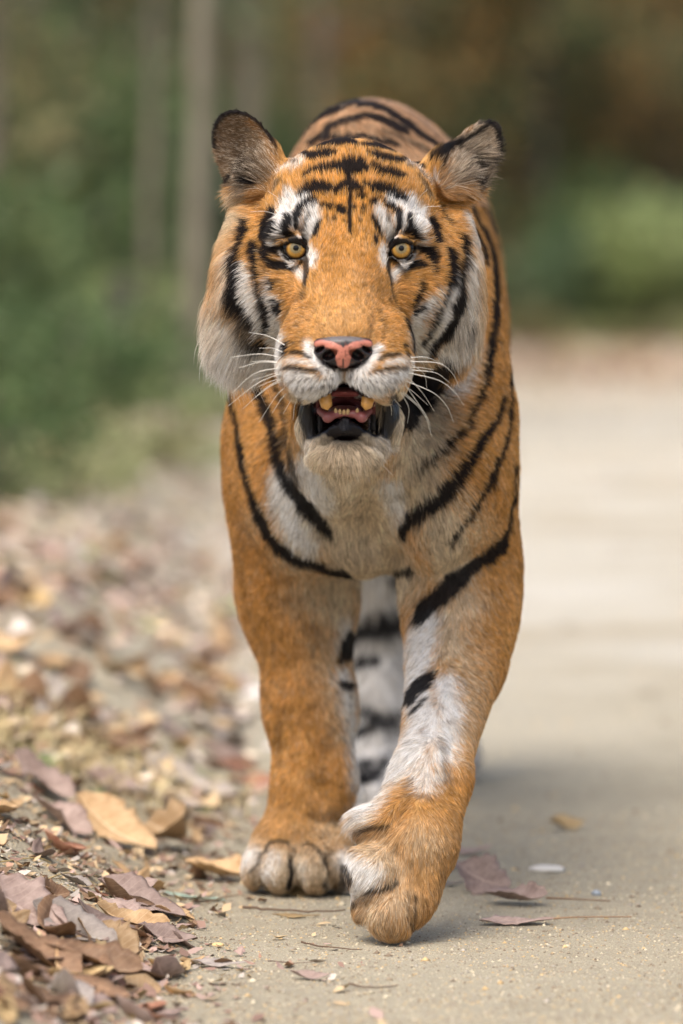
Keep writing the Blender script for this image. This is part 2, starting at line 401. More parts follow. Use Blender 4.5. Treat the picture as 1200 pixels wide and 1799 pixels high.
HEAD_BLACK = [
 (SA, [
  [(700,345,12),(870,330,18),(1000,315,25),(1120,300,22),(1180,320,18)], [(760,395,12),(850,410,28),(940,390,26),(1020,378,12)],
  [(790,560,12),(850,520,22),(960,490,28),(1060,490,35),(1130,490,60),(1200,480,55)], [(740,710,10),(810,660,30),(880,645,42),(960,640,35),(1000,640,12)],
  [(1020,670,12),(1060,650,32),(1100,610,30),(1120,580,15)], [(1120,560,12),(1130,700,9),(1140,850,10)], [.7,(620,470,8),(690,465,14),(740,455,8)],
  [.75,(530,715,10),(560,670,14),(600,620,12)], [.4,(650,630,14)], [(880,740,14),(820,750,22),(760,800,24),(725,870,20),(720,930,12),(760,960,7)],
  [(660,870,20),(640,930,35),(650,980,32),(720,1000,10)], [(910,890,10),(895,950,20),(875,1010,18)], [.75,(825,840,8),(800,890,11),(790,950,8)],
  [(930,785,14),(1010,785,14)], [(1060,800,28),(1090,820,22)], [.8,(1020,870,16)], [.6,(1120,910,18)], [.5,(960,860,8),(980,900,6)],
  [(560,830,22),(530,900,40),(510,990,40),(500,1060,25),(500,1120,38),(510,1180,22)], [(600,1090,20),(540,1110,26),(500,1100,25)],
  [(340,920,25),(330,990,28),(310,1080,25),(295,1150,18),(290,1200,14)], [(415,1060,22),(410,1130,30),(415,1200,28)], [.8,(575,1015,16),(605,1020,14)],
  [.45,(420,830,10),(460,770,10)]]),
 (SB, [
  [(0,480,58),(100,490,40),(150,490,12)], [(180,470,12),(270,520,28),(370,560,25),(430,570,12)], [(150,385,10),(240,415,25),(350,450,22),(450,460,10),(600,470,5)],
  [(120,320,14),(250,345,20),(380,385,12),(450,400,5)], [(130,610,14),(220,635,38),(320,670,32),(400,710,25),(435,740,10)],
  [(20,590,15),(60,640,35),(110,670,15)], [(80,715,14),(140,715,10)], [(0,560,8),(15,700,9),(20,900,8),(20,1000,4)], [(50,800,20)], [(120,800,22)], [(200,760,25)],
  [.8,(40,850,14)], [.8,(120,850,14)], [.6,(95,900,14)], [(275,760,14),(340,785,20),(390,840,20),(405,910,20),(375,980,10)],
  [(185,870,8),(220,930,18),(245,1000,16),(245,1020,8)], [(205,1030,12),(210,1070,10)], [.55,(310,830,10),(330,900,8)],
  [(470,870,14),(480,930,30),(510,980,38),(545,1010,15)], [(430,970,12),(480,960,16)], [(630,900,28),(650,980,38),(665,1040,28)],
  [.75,(540,590,12),(590,640,16),(610,710,14),(630,740,7)], [.75,(690,770,10),(730,840,14),(790,915,10)], [.75,(460,500,12),(540,525,14),(640,570,10)],
  [(850,1000,14),(880,1060,24),(890,1120,24),(875,1200,16)], [(755,1110,18),(780,1200,25)], [(560,1090,12),(620,1110,33),(650,1160,28),(660,1200,20)]]),
 (SC, [
  [(345,20,25),(310,130,20),(290,240,18),(285,340,22),(290,450,28),(290,520,36),(330,620,25),(370,700,30),(390,760,35),(440,830,42),(480,870,25)],
  [(415,120,22),(410,200,28),(420,300,22),(430,400,18),(450,500,18),(485,600,22),(500,700,25),(505,770,20)], [(540,410,14),(560,460,12)],
  [.6,(490,430,7),(505,490,6)], [(560,540,8),(600,580,14),(590,630,26),(560,600,16)], [.5,(680,620,10),(650,690,8)],
  [(540,280,26),(590,285,32),(650,295,22),(690,310,12)], [.55,(600,410,15)], [.5,(630,480,13)], [.8,(570,195,11)], [.5,(640,555,12)],
  [(660,870,12),(655,950,12)], [.85,(700,940,9),(780,950,11),(830,980,8)], [.9,(650,1045,9),(720,1060,10),(800,1075,10),(890,1075,8)],
  [.7,(735,745,10)], [.7,(710,865,10)], [.6,(820,700,8)], [.5,(760,860,7)], [.5,(500,300,10),(500,360,8)]]),
 (SD, [
  [(850,60,12),(880,120,25),(895,190,22),(860,270,14),(850,350,14),(840,440,16),(840,520,25),(810,600,28),(790,680,30),(760,760,35),(700,820,35),(660,880,30),(630,950,22)],
  [(760,170,16),(785,230,28),(795,320,28),(775,410,30),(765,450,14),(720,560,7),(670,640,14),(640,720,14),(600,800,12),(560,870,10)],
  [(600,180,22),(640,220,32),(660,290,16),(665,340,8)], [(570,165,16),(520,150,12)], [(590,285,10),(540,280,30),(500,285,20),(440,320,10)],
  [(570,420,12),(565,470,16),(530,530,12),(505,590,10)], [(580,600,8),(530,630,12),(520,660,8)], [(420,660,7),(450,720,9),(470,790,10),(480,850,10),(485,910,8)],
  [(430,890,14)], [.9,(440,945,12)], [.85,(250,990,11),(300,965,13),(380,950,11)], [.8,(200,1080,6),(260,1075,9),(310,1065,9),(430,1050,13)],
  [.45,(940,680,12),(920,760,14),(890,830,12)], [.6,(260,700,9)], [.5,(750,400,8)], [.5,(210,100,12)]]),
]
LIPS = [(SE, [[(205,600,30),(225,680,48),(250,770,56),(275,870,42)], [(310,660,40),(320,800,45)], [(320,870,24),(430,815,22),(540,800,20),(650,812,22),(770,865,28)], [(430,768,34),(540,748,32),(650,768,34)],
              [(900,600,50),(890,740,64),(850,860,46)], [(780,740,28),(770,820,28)], [(420,760,30),(640,760,30)]])]
NECK_BLACK = [(SF, [[(625,95,42),(560,190,68),(480,290,85),(400,400,80),(330,520,66)]]), (SE, [[(205,640,14),(215,760,22),(235,880,20)]]), (SF, [[(600,80,20),(520,150,50),(420,220,80),(340,340,105),(280,470,85),(220,590,40)]])]
TEAR = [(SC, [[(790,200,22),(800,250,26),(808,310,26),(800,370,18),(790,450,10)], [.5,(790,450,12),(770,540,10)]]),
        (SD, [[(325,190,18),(310,250,18),(308,310,20),(325,380,18),(330,440,12)], [.6,(330,440,14),(370,570,9),(400,640,7)]])]
WHITE = [
 (SA, [[(690,700,40),(640,850,50),(595,950,38),(560,1060,25)], [(850,830,62),(830,950,60),(790,1000,40)], [(740,760,50),(800,700,30)], [(700,880,60)], [.6,(760,440,24),(680,500,20),(560,530,24)]]),
 (SB, [[(330,720,40),(450,760,55),(520,850,65),(540,950,50)], [(240,830,40),(300,920,55),(330,1000,40)], [(420,900,60)], [.6,(480,480,18),(640,560,20),(800,640,30)],
       [.9,(900,860,22),(950,1000,25),(980,1150,28)], [(560,1040,22)]]),
 (SC, [[(620,190,18),(680,260,22),(740,310,22),(770,370,16)], [(820,140,18),(850,220,30),(850,280,16)], [(320,300,22),(335,400,40),(370,520,55),(420,650,60),(450,750,50)],
       [(500,520,30),(560,560,40),(560,700,50),(580,800,60),(600,900,50)], [(40,540,60),(160,600,60),(200,740,120),(280,880,130),(400,1000,120),(560,960,70)], [.8,(240,230,30),(215,330,45),(215,470,50)],
       [.9,(520,30,20),(560,80,22)], [.7,(510,400,14),(520,480,18)]]),
 (SD, [[(490,220,26),(430,280,26),(370,330,22),(355,380,14)], [(270,170,26),(265,230,24),(280,280,14)], [(640,540,25),(540,680,45),(510,790,45),(520,880,40)],
       [(820,380,20),(740,580,50),(670,740,55),(600,860,45),(560,950,40)], [(920,260,30),(920,400,40),(910,560,60),(880,720,80),(840,880,90),(760,960,80)], [.7,(700,480,20)]]),
 (SE, [[(262,190,30),(290,270,48),(380,350,64),(470,440,64)], [(130,430,50),(230,490,80),(340,540,85),(450,500,70)], [(790,220,26),(745,290,45),(660,370,68),(600,450,60)],
       [(640,500,75),(800,490,80),(940,440,50),(1010,380,36)], [.85,(125,315,18),(230,330,18),(300,350,12)], [.85,(850,340,12),(950,315,16),(1030,300,18)], [(60,240,20),(80,400,20)], [(560,240,10)],
       [.5,(250,980,60),(180,1100,70)], [.5,(820,980,70),(870,1080,60)]]),
]
CREAM_HEAD = [(SA, [[(240,880,70),(180,1000,60),(150,1150,60)], [(420,560,40),(320,640,45),(280,740,45)]]), (SC, [[(130,100,60),(110,300,60),(80,500,60)]]),
              (SD, [[(960,300,60),(1000,450,60),(1010,620,60),(960,800,60)], [.8,(560,1000,50),(640,1060,50)]]), (SE, [[(550,960,220),(560,1080,200)], [(180,560,60),(160,800,70),(150,1000,70)], [(960,560,60),(980,900,80)]])]
BODY_BLACK = [
 (SF, [
  [(960,0,20),(930,150,18),(880,310,20),(820,430,22),(760,550,20),(700,630,18),(600,720,15),(520,800,13),(440,870,11),(390,905,8)],
  [(1050,330,6),(1030,430,12),(980,540,20),(900,640,25),(840,750,30),(770,850,42),(690,970,50),(600,1080,58),(480,1170,62),(370,1250,50),(300,1330,38),(290,1390,15)],
  [(1100,0,4),(1100,200,7),(1095,400,8),(1090,580,10),(1050,720,12),(1000,840,16),(940,980,20),(880,1090,18),(800,1230,18),(730,1330,14),(640,1440,8)],
  [(1135,850,6),(1135,1050,7),(1110,1200,10),(1080,1350,16),(1030,1450,48),(960,1510,50),(880,1560,45),(800,1629,42)]]),
 (SG, [
  [(960,0,16),(900,50,35),(840,110,35),(790,150,30),(760,200,14)], [(820,390,12),(780,430,25),(750,460,22),(730,500,12)], [(790,490,5),(735,545,5)],
  [(508,250,20),(492,300,30),(470,340,20)], [(480,435,16),(505,435,12)], [.55,(380,370,5),(455,420,7)],
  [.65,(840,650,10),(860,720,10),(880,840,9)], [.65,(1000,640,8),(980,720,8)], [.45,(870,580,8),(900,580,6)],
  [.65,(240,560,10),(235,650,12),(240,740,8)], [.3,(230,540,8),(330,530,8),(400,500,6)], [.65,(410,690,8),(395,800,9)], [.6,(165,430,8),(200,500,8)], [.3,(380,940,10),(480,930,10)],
  [(640,30,6),(700,12,14),(745,8,12)], [.6,(770,620,7),(790,600,5)]]),
 (SH, [
  [(130,90,8),(180,200,16),(220,330,18),(240,430,20),(290,520,28),(350,590,28),(400,650,20),(430,690,7)], [.85,(215,100,7),(250,200,10),(265,330,10),(290,430,12),(300,500,10)],
  [(45,130,5),(80,280,6),(100,420,9),(140,560,13),(190,680,16),(240,740,18),(310,785,18),(400,800,18),(490,830,9)],
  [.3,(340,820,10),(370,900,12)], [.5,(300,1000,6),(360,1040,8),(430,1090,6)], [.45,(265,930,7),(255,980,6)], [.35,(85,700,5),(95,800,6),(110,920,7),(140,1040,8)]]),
 (SP, [  # dark tufts, plus painted shade in the creases and under the toes
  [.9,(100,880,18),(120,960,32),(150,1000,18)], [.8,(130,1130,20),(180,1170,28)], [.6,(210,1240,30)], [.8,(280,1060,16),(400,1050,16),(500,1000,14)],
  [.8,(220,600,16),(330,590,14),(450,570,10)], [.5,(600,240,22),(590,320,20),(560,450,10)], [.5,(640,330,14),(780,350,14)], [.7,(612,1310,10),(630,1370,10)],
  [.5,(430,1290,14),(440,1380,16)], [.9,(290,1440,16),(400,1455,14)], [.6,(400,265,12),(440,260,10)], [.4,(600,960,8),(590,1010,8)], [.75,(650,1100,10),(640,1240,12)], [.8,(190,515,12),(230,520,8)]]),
 (SQ, [  # toe gaps and knuckle arcs: crease shade painted as dark strokes
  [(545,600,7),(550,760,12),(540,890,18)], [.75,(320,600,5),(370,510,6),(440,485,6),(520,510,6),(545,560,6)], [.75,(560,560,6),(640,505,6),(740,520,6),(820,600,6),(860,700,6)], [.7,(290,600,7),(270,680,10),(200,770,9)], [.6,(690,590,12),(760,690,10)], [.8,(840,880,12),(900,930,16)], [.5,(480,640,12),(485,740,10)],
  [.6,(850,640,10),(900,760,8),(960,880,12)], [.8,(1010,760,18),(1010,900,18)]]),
]
BODY_FAINT = [(o_, [s_ for s_ in g_ if isinstance(s_[0], float) and s_[0] < .7]) for o_, g_ in BODY_BLACK]  # faint coat streaks; those on the forelegs also paint fold and muscle shading
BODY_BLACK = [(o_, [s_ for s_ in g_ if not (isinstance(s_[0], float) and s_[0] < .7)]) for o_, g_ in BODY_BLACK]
HIND_BLACK = [(SG, [[(540,240,22),(600,215,34),(660,200,36),(740,215,40)], [(535,355,14),(600,345,10)], [(540,515,9),(600,560,15),(640,572,17),(690,545,12)],
   [(525,625,10),(580,600,8)], [(545,740,8),(570,730,8)], [(550,785,16),(600,770,16)], [(625,740,10)], [(700,30,22),(660,40,10)]])]
BODY_WHITE = [
 (SH, [[(250,470,36),(250,560,44),(290,650,44),(350,730,30)], [(340,420,36),(370,480,44),(400,560,36)], [(650,500,30),(680,580,30),(700,620,20)]]),
 (SG, [[(800,200,40),(770,300,50),(755,400,42),(770,500,50),(790,590,60),(740,680,45),(690,730,45),(620,800,40),(560,900,36),(530,950,24)], [(860,440,40),(880,540,40),(850,700,40)], [.8,(830,780,26)],
       [(470,400,22),(495,500,25),(512,600,22),(520,700,14),(525,820,10)], [(490,220,18),(480,280,30)]]),
 (SP, [[(110,820,50),(200,900,75),(310,940,65),(200,1040,60),(150,1080,35)], [(330,260,50),(270,400,50),(200,500,50)], [.8,(650,100,120),(700,220,90)]]),
 (SQ, [[.95,(200,600,44),(150,700,44)], [.75,(400,640,40),(360,780,55)], [.4,(640,720,40),(660,800,40)]]),
 (SD, [[(900,900,80),(850,1000,80),(800,1150,90)]]),
]
BODY_CREAM = [
 (SF, [[(550,150,150),(480,450,150),(400,750,200),(380,1050,180)], [(620,1350,190),(640,1600,150)], [.7,(820,1330,90),(700,1150,80)], [.8,(740,60,90),(640,250,80)]]),
 (SH, [[(470,420,150),(520,640,160),(560,760,150),(640,850,120)], [(330,560,100),(330,740,80)], [.8,(400,900,90),(430,980,60)], [.5,(170,640,30)]]),
 (SG, [[(450,80,70),(450,200,50)], [.8,(900,300,60),(870,200,60),(940,130,50)], [.6,(950,420,45),(930,620,45)], [.5,(330,120,60)], [.55,(400,180,60),(440,420,40),(480,620,30)], [.5,(930,330,60),(900,520,60),(880,700,40)]]),
 (SP, [[.7,(400,900,120),(300,800,100)], [.6,(350,1250,110),(500,1150,80)], [.45,(700,700,100)], [.5,(560,150,80)]]),
 (SQ, [[.7,(200,640,90)], [.8,(620,740,120),(420,760,110)], [.7,(850,760,110)], [.5,(900,420,70)]]),
]
C_OR = np.array((.63, .345, .105)); C_DEEP = np.array((.49, .24, .062)); C_CR = np.array((.72, .62, .47)); C_WH = np.array((.89, .87, .84))
C_BK = np.array((.010, .010, .013)); C_PALE = np.array((.62, .38, .18))

def coat(P, rnd=None):
    """P (N,3) world points on the coat -> colour (N,3), and bare (N) 0..1 where there is no fur"""
    N = len(P)
    n1 = fbm(P, 55, 3, 1); n2 = fbm(P, 14, 2, 9); n3 = vnoise(P, 160, 4)
    px = 600+P[:, 0]/P[:, 1]*FPX; py = 480-(P[:, 2]-CAM_H)/P[:, 1]*FPX
    hw = np.where((P[:, 1] < 6.16) & (P[:, 2] > .575), .55, 1.0)
    px = px+hw*(1.6*vnoise(P, 120, 21)+1.2*n1); py = py+hw*1.6*vnoise(P, 120, 22)
    if rnd is not None: px = px+rnd[:, 0]*.9; py = py+rnd[:, 1]*.9
    Y, Z = P[:, 1], P[:, 2]
    head = ((Y < 6.16) & (Z > .575) & ~((Y > 6.03) & (py > 668))).astype(float); hind = smooth(6.95, 7.1, Y)
    body = (1-head)*(1-hind)
    col = np.repeat(C_OR[None], N, 0)
    def mixc(c, w): col[:] = col+(np.asarray(c)-col)*w[:, None]
    mixc(C_DEEP, np.clip(.35+.6*n2, 0, .8))
    mixc(C_PALE, np.clip(.15+.5*n1, 0, .45))
    # the muzzle top is dustier, the forehead richest
    mixc((.60, .36, .15), head*.55*np.exp(-((px-603)/62)**2-((py-570)/55)**2))
    mixc((.66, .30, .045), head*.5*np.exp(-((px-612)/110)**2-((py-340)/90)**2))
    def layer(groups, c, mask, soft, k=1.0, warp=0.0, grow=0.0):
        w = np.zeros(N); sel_all = slice(None)
        sel = np.nonzero(mask > .01)[0]
        if not len(sel): return w
        for org, st in groups:
            d, a = sdist(px[sel], py[sel], org, st)
            d = d+warp*n1[sel]*4-grow
            w[sel] = np.maximum(w[sel], smooth(soft, -soft*.6, d)*a)
        if rnd is not None and soft > 4: w = np.clip(w+.34*rnd[sel_all, 2]*(w*(1-w)*4), 0, 1)
        w = w*mask*k
        mixc(c, w); return w
    layer(CREAM_HEAD, C_CR, head, 18, .85, 1.0)
    # flanks away from the front: pale belly
    belly = smooth(.62, .48, Z)*(1-head)*smooth(6.5, 6.7, Y)
    mixc(C_WH*.9, belly)
    paw = (1-head)*smooth(1370, 1480, py)*(Y < 7)*(Z < .2); mixc((.46, .29, .14), paw*(.5+.3*n1)); mixc((.44, .33, .22), paw*.6*smooth(6.3, 6.36, Y)*smooth(1475, 1505, py))
    layer(BODY_CREAM, C_CR, body, 42, .9, 2.5)
    mixc(C_CR, head*smooth(690, 712, py)*.9)
    layer(WHITE, C_WH, head, 9, .97, .8)
    mixc((.60, .50, .38), head*(.45*np.exp(-((px-395)/42)**2-((py-545)/60)**2)+.5*np.exp(-((px-835)/30)**2-((py-560)/110)**2)+.35*np.exp(-((px-790)/30)**2-((py-600)/50)**2)))
    mixc(C_OR, head*(.75*np.exp(-((px-388)/22)**2-((py-470)/70)**2)+.5*np.exp(-((px-842)/14)**2-((py-500)/90)**2)))
    layer(BODY_WHITE, C_WH, body, 20, .95, 1.5)
    mixc(C_WH*.82, hind*smooth(.56, .46, Z)*(.9+.1*n1))
    # procedural rings on barrel, rump, tail and far shoulder
    far = smooth(6.62, 6.82, Y)
    ph = Y*10.5+.9*fbm(P*np.array((1, 1, .6)), 5, 2, 30)+.8*np.abs(P[:, 0]-.06)*4
    ring = np.abs((ph % 1)-.5)*2
    wdt = .26+.16*n2
    back = smooth(.40, .62, Z)+smooth(7.7, 7.8, Y)
    w = smooth(wdt+.12, wdt, ring)*far*np.clip(back, 0, 1)
    mixc(C_BK, w*.97)
    # hump stripes seen over the head
    hump = ((Y > 6.3) & (Y < 7.2) & (Z > .93)).astype(float)
    HS = [(SA, [[(740,300,4),(800,220,8),(880,130,12),(1000,60,14),(1100,20,14),(1200,8,14)], [(840,290,8),(930,250,10),(980,180,9),(1070,130,10),(1180,115,8)], [(900,265,10),(1000,255,10),(1130,270,30)]]),
          (SB, [[(0,15,14),(150,15,14),(250,50,14),(330,90,14),(430,150,18),(560,250,14),(700,340,12)], [(0,125,8),(60,110,8),(130,90,7),(250,125,15),(340,165,16),(430,215,10)],
                [(0,250,22),(120,255,12),(250,280,14),(380,310,10)], [.6,(240,200,9),(350,240,9),(480,300,8),(620,370,7)]])]
    mixc((.52, .36, .27), hump*.55)  # pinkish hump fur, with some of the back's sheen put into the colour
    layer(HS, C_BK*1.4, hump, 2.5, .97, .8, 2.6)
    # shoulder and neck at the right of the head
    NS = [(SB, [[(930,780,10),(990,900,12),(1040,1010,12),(1080,1110,12),(1100,1200,12)], [.9,(1010,770,7),(1060,870,8),(1110,980,7)], [.8,(930,900,8),(980,1010,10),(1020,1110,10)]]),
          (SD, [[(955,20,10),(990,100,12),(1030,200,12),(1040,260,8)], [(1040,20,12),(1090,200,16),(1110,400,18),(1115,600,18),(1100,800,22),(1070,1000,20),(1040,1170,20)], [.6,(1150,860,14)]])]
    layer(NS, C_BK, body*(Z > .56), 2.5, .97, .8, 1.2)
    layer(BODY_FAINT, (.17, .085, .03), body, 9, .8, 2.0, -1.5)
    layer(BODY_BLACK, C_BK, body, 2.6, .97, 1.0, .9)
    layer(NECK_BLACK, C_BK, body+head*(Y > 5.90), 5, .97, 1.0)
    layer(HIND_BLACK, C_BK, hind, 4, .97, 1.0, 5.0)
    layer(HEAD_BLACK, C_BK, head, 2.4, .98, .35, 1.0)
    # chin: grey-black hair under the lower lip
    mixc((.60, .49, .36), head*.7*np.exp(-((px-605)/75)**2-((py-805)/40)**2))
    mixc((.40, .31, .22), head*np.clip(n1+.15, 0, 1)*.8*smooth(480, 440, px)*smooth(540, 580, py))
    chin = head*np.exp(-((px-605)/58)**2-((py-766)/22)**2); mixc((.05, .042, .035), np.clip(chin, 0, 1)*.85)
    # fine freckles of dark hair tips everywhere
    mixc(C_BK*3, np.clip(n3-.45, 0, 1)*.4*(1-head*.5))
    # whisker spots in rows on both pads
    for k, (x0, y0, x1, y1) in enumerate(((515,655,590,652),(510,668,590,664),(518,680,585,676),(612,652,700,655),(612,664,705,668),(618,676,700,682))):
        t = np.clip((px-x0)/(x1-x0), 0, 1)
        q = np.minimum(np.abs(((px-x0)/11.0 % 1)-.5), .5)
        w = head*smooth(3.6, 1.8, np.hypot(q*11, py-(y0+(y1-y0)*t)-3*np.sin(t*3.14)))*((px > x0) & (px < x1))
        mixc((.05, .035, .03), w*.85)
    # ears
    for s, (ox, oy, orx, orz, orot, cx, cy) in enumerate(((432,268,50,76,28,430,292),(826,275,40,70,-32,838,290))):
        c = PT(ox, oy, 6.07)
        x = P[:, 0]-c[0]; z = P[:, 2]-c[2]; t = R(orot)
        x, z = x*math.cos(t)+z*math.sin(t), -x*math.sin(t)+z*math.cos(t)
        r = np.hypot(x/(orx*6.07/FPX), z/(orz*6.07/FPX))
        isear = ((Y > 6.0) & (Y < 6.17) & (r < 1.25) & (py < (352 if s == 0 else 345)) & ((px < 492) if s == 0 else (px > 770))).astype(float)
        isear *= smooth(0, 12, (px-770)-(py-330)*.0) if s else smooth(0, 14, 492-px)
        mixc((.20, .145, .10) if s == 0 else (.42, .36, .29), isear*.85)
        mixc((.40, .20, .06), isear*smooth(.5, 1.0, r)*.8*((px > ox) if s == 0 else (px < ox+5)))
        mixc((.02, .016, .014), isear*np.exp(-((px-cx)/26)**2-((py-cy)/38)**2)*.95)  # hollow of the ear cup, its shade painted into the colour
        if rnd is not None: mixc((.62, .54, .44), isear*(rnd[:, 2] > .75)*(.9 if s == 0 else 1)*(r < .95))
        mixc(C_BK, isear*smooth(.86, .97, r)*(py < (262 if s == 0 else 300))*.95)
    layer([(SB, [[(650,410,26),(760,355,38),(850,300,16),(960,235,14),(1090,150,12)], [(985,590,24),(995,640,14)]]), (SA, [[(225,570,26),(215,600,20)], [(350,590,28),(400,600,20)]])], C_BK, head*(Y > 6.0), 4, .95)
    # bare skin
    bare = np.zeros(N)
    for g, c, k in ((LIPS, (.007, .008, .012), .97), (TEAR, (.015, .013, .014), .92)):
        w = layer(g, c, head*(Y < 6.0), 2.0, k); bare = np.maximum(bare, w*(.95 if g is LIPS else .6))
    for ex, ey in ((518.5, 438), (705, 438.5)):
        r = np.hypot((px-ex)/25.0, (py-ey)/22.5)
        w = head*smooth(1.08, .95, r)*(Y < 6.0); mixc((.012, .010, .010), w); bare = np.maximum(bare, w)
    inm = head*(np.hypot((px-606)/53, (py-724)/47) < 1)*(Y < 6.0)*((py > 700))
    mixc((.12, .03, .03), inm*(1-w)); bare = np.maximum(bare, inm)
    # cavity of the mouth
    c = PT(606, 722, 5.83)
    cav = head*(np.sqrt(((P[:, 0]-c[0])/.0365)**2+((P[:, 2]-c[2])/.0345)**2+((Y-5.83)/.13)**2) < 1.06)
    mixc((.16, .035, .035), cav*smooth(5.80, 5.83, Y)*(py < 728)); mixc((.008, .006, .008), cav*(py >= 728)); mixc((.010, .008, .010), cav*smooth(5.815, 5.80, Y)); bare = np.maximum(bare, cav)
    nose = head*(np.hypot((px-603)/56, (py-622)/30) < 1)*(py > 592)*(Y < 5.84)
    col *= (1+.10*n1+.06*n3)[:, None]
    bare = np.maximum(bare, nose*smooth(1.0, .85, np.hypot((px-603)/52, (py-622)/30)))
    mixc((.015, .012, .014), nose*smooth(1.0, .8, np.hypot((px-603)/54, (py-624)/32)))
    return np.clip(col, .004, .9), bare

print('coat...')
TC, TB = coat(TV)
M_BODY = mat('tiger_skin', rough=.55, attr='col', spec=.22)
bme = mesh_np('body', TV-ORG, TF, True, M_BODY)
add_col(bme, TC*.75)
_a = bme.attributes.new('bare', 'FLOAT', 'POINT'); _a.data.foreach_set('value', TB.astype(np.float32))
_n = M_BODY.node_tree; _at = _n.nodes.new('ShaderNodeAttribute'); _at.attribute_name = 'bare'
_mr = _n.nodes.new('ShaderNodeMapRange'); _mr.inputs['To Min'].default_value = .7; _mr.inputs['To Max'].default_value = .26
_n.links.new(_at.outputs['Fac'], _mr.inputs['Value']); _n.links.new(_mr.outputs[0], _n.nodes['Principled BSDF'].inputs['Roughness'])
body = obj('body', bme, tiger)
_w = _n.nodes.new('ShaderNodeTexNoise'); _w.inputs['Scale'].default_value = 190; _w.inputs['Detail'].default_value = 4
_tc = _n.nodes.new('ShaderNodeTexCoord'); _mp = _n.nodes.new('ShaderNodeMapping'); _mp.inputs['Scale'].default_value = (1.6, 1, .35)
_bp = _n.nodes.new('ShaderNodeBump'); _bp.inputs['Strength'].default_value = .8; _bp.inputs['Distance'].default_value = .0025
_n.links.new(_tc.outputs['Object'], _mp.inputs[0]); _n.links.new(_mp.outputs[0], _w.inputs['Vector']); _n.links.new(_w.outputs['Fac'], _bp.inputs['Height'])
_n.links.new(_bp.outputs[0], _n.nodes['Principled BSDF'].inputs['Normal'])
# ================================================================== FUR: curve strands rooted on the body
# anchors: x, y on the photograph's grid, direction (right, down, back), length mm, lift
FH = [(603,560,0,-1,.25,6,.30),(603,500,0,-1,.2,7,.30),(603,440,0,-1,.1,9,.30),(608,380,0,-1,.2,10,.30),(612,320,0,-1,.3,12,.3),(615,270,0,-1,.6,14,.3),(615,245,0,-.5,1,15,.3),
 (550,600,-.6,-.3,.4,6,.3),(655,600,.6,-.3,.4,6,.3),(540,500,-.5,-.6,.3,7,.3),(668,500,.5,-.6,.3,7,.3),(530,390,-.35,-1,.1,12,.4),(700,390,.35,-1,.1,12,.4),
 (500,350,-.6,-.8,.2,14,.35),(725,350,.6,-.8,.2,14,.35),(480,290,-.6,-.7,.4,16,.35),(750,290,.6,-.7,.4,16,.35),(540,300,-.3,-1,.3,13,.3),(690,300,.3,-1,.3,13,.3),
 (470,440,-1,-.15,.2,14,.35),(755,440,1,-.15,.2,14,.35),(440,400,-.9,.1,.3,16,.45),(800,400,.9,.1,.3,16,.4),(430,350,-.8,.3,.4,18,.45),(820,360,.8,.3,.4,18,.4),
 (500,520,-.9,.3,.3,12,.3),(725,520,.9,.3,.3,12,.3),(450,520,-.8,.6,.3,17,.4),(780,520,.7,.7,.3,17,.4),(400,450,-.8,.5,.3,26,.55),(835,450,.6,.75,.3,22,.4),
 (395,520,-.85,.5,.2,34,.65),(400,580,-.85,.5,.1,40,.7),(420,620,-.6,.85,.1,38,.6),(460,640,-.4,.95,.2,30,.5),(495,620,-.5,.9,.3,18,.4),
 (840,520,.55,.85,.3,24,.4),(830,590,.4,.95,.3,26,.4),(800,640,.3,1,.2,24,.4),(760,600,.5,.85,.3,18,.35),(735,620,.5,.85,.4,14,.35),(770,650,.3,1,.3,12,.3),(745,665,.2,1,.3,10,.3),(720,700,.2,1,.3,10,.3),
 (545,640,-.9,.35,.3,7,.35),(520,640,-1,.4,.4,9,.35),(660,640,.9,.35,.3,7,.35),(690,640,1,.4,.4,9,.35),(545,680,-.5,.9,.1,12,.4),(580,680,-.2,1,0,10,.4),(665,680,.5,.9,.1,12,.4),(625,680,.2,1,0,10,.4),
 (605,765,0,1,-.1,12,.6),(570,772,-.3,1,-.1,12,.6),(640,772,.3,1,-.1,12,.6),(605,800,0,1,.1,20,.55),(560,790,-.5,1,.1,19,.55),(655,790,.5,1,.1,19,.55),(605,830,0,1,.3,26,.5),
 (440,240,-.6,-.3,.3,6,.3),(400,230,-.7,-.5,.2,6,.3),(450,300,-.7,-.4,-.3,26,.6),(430,340,-.5,.2,-.2,24,.6),(410,300,-.7,.1,.1,8,.3),
 (850,230,.5,-.5,.2,8,.3),(815,290,.8,-.5,-.2,28,.55),(840,300,.7,-.2,-.2,22,.5),(790,290,.5,-.7,.2,14,.4),(830,340,.6,.3,-.2,24,.5)]
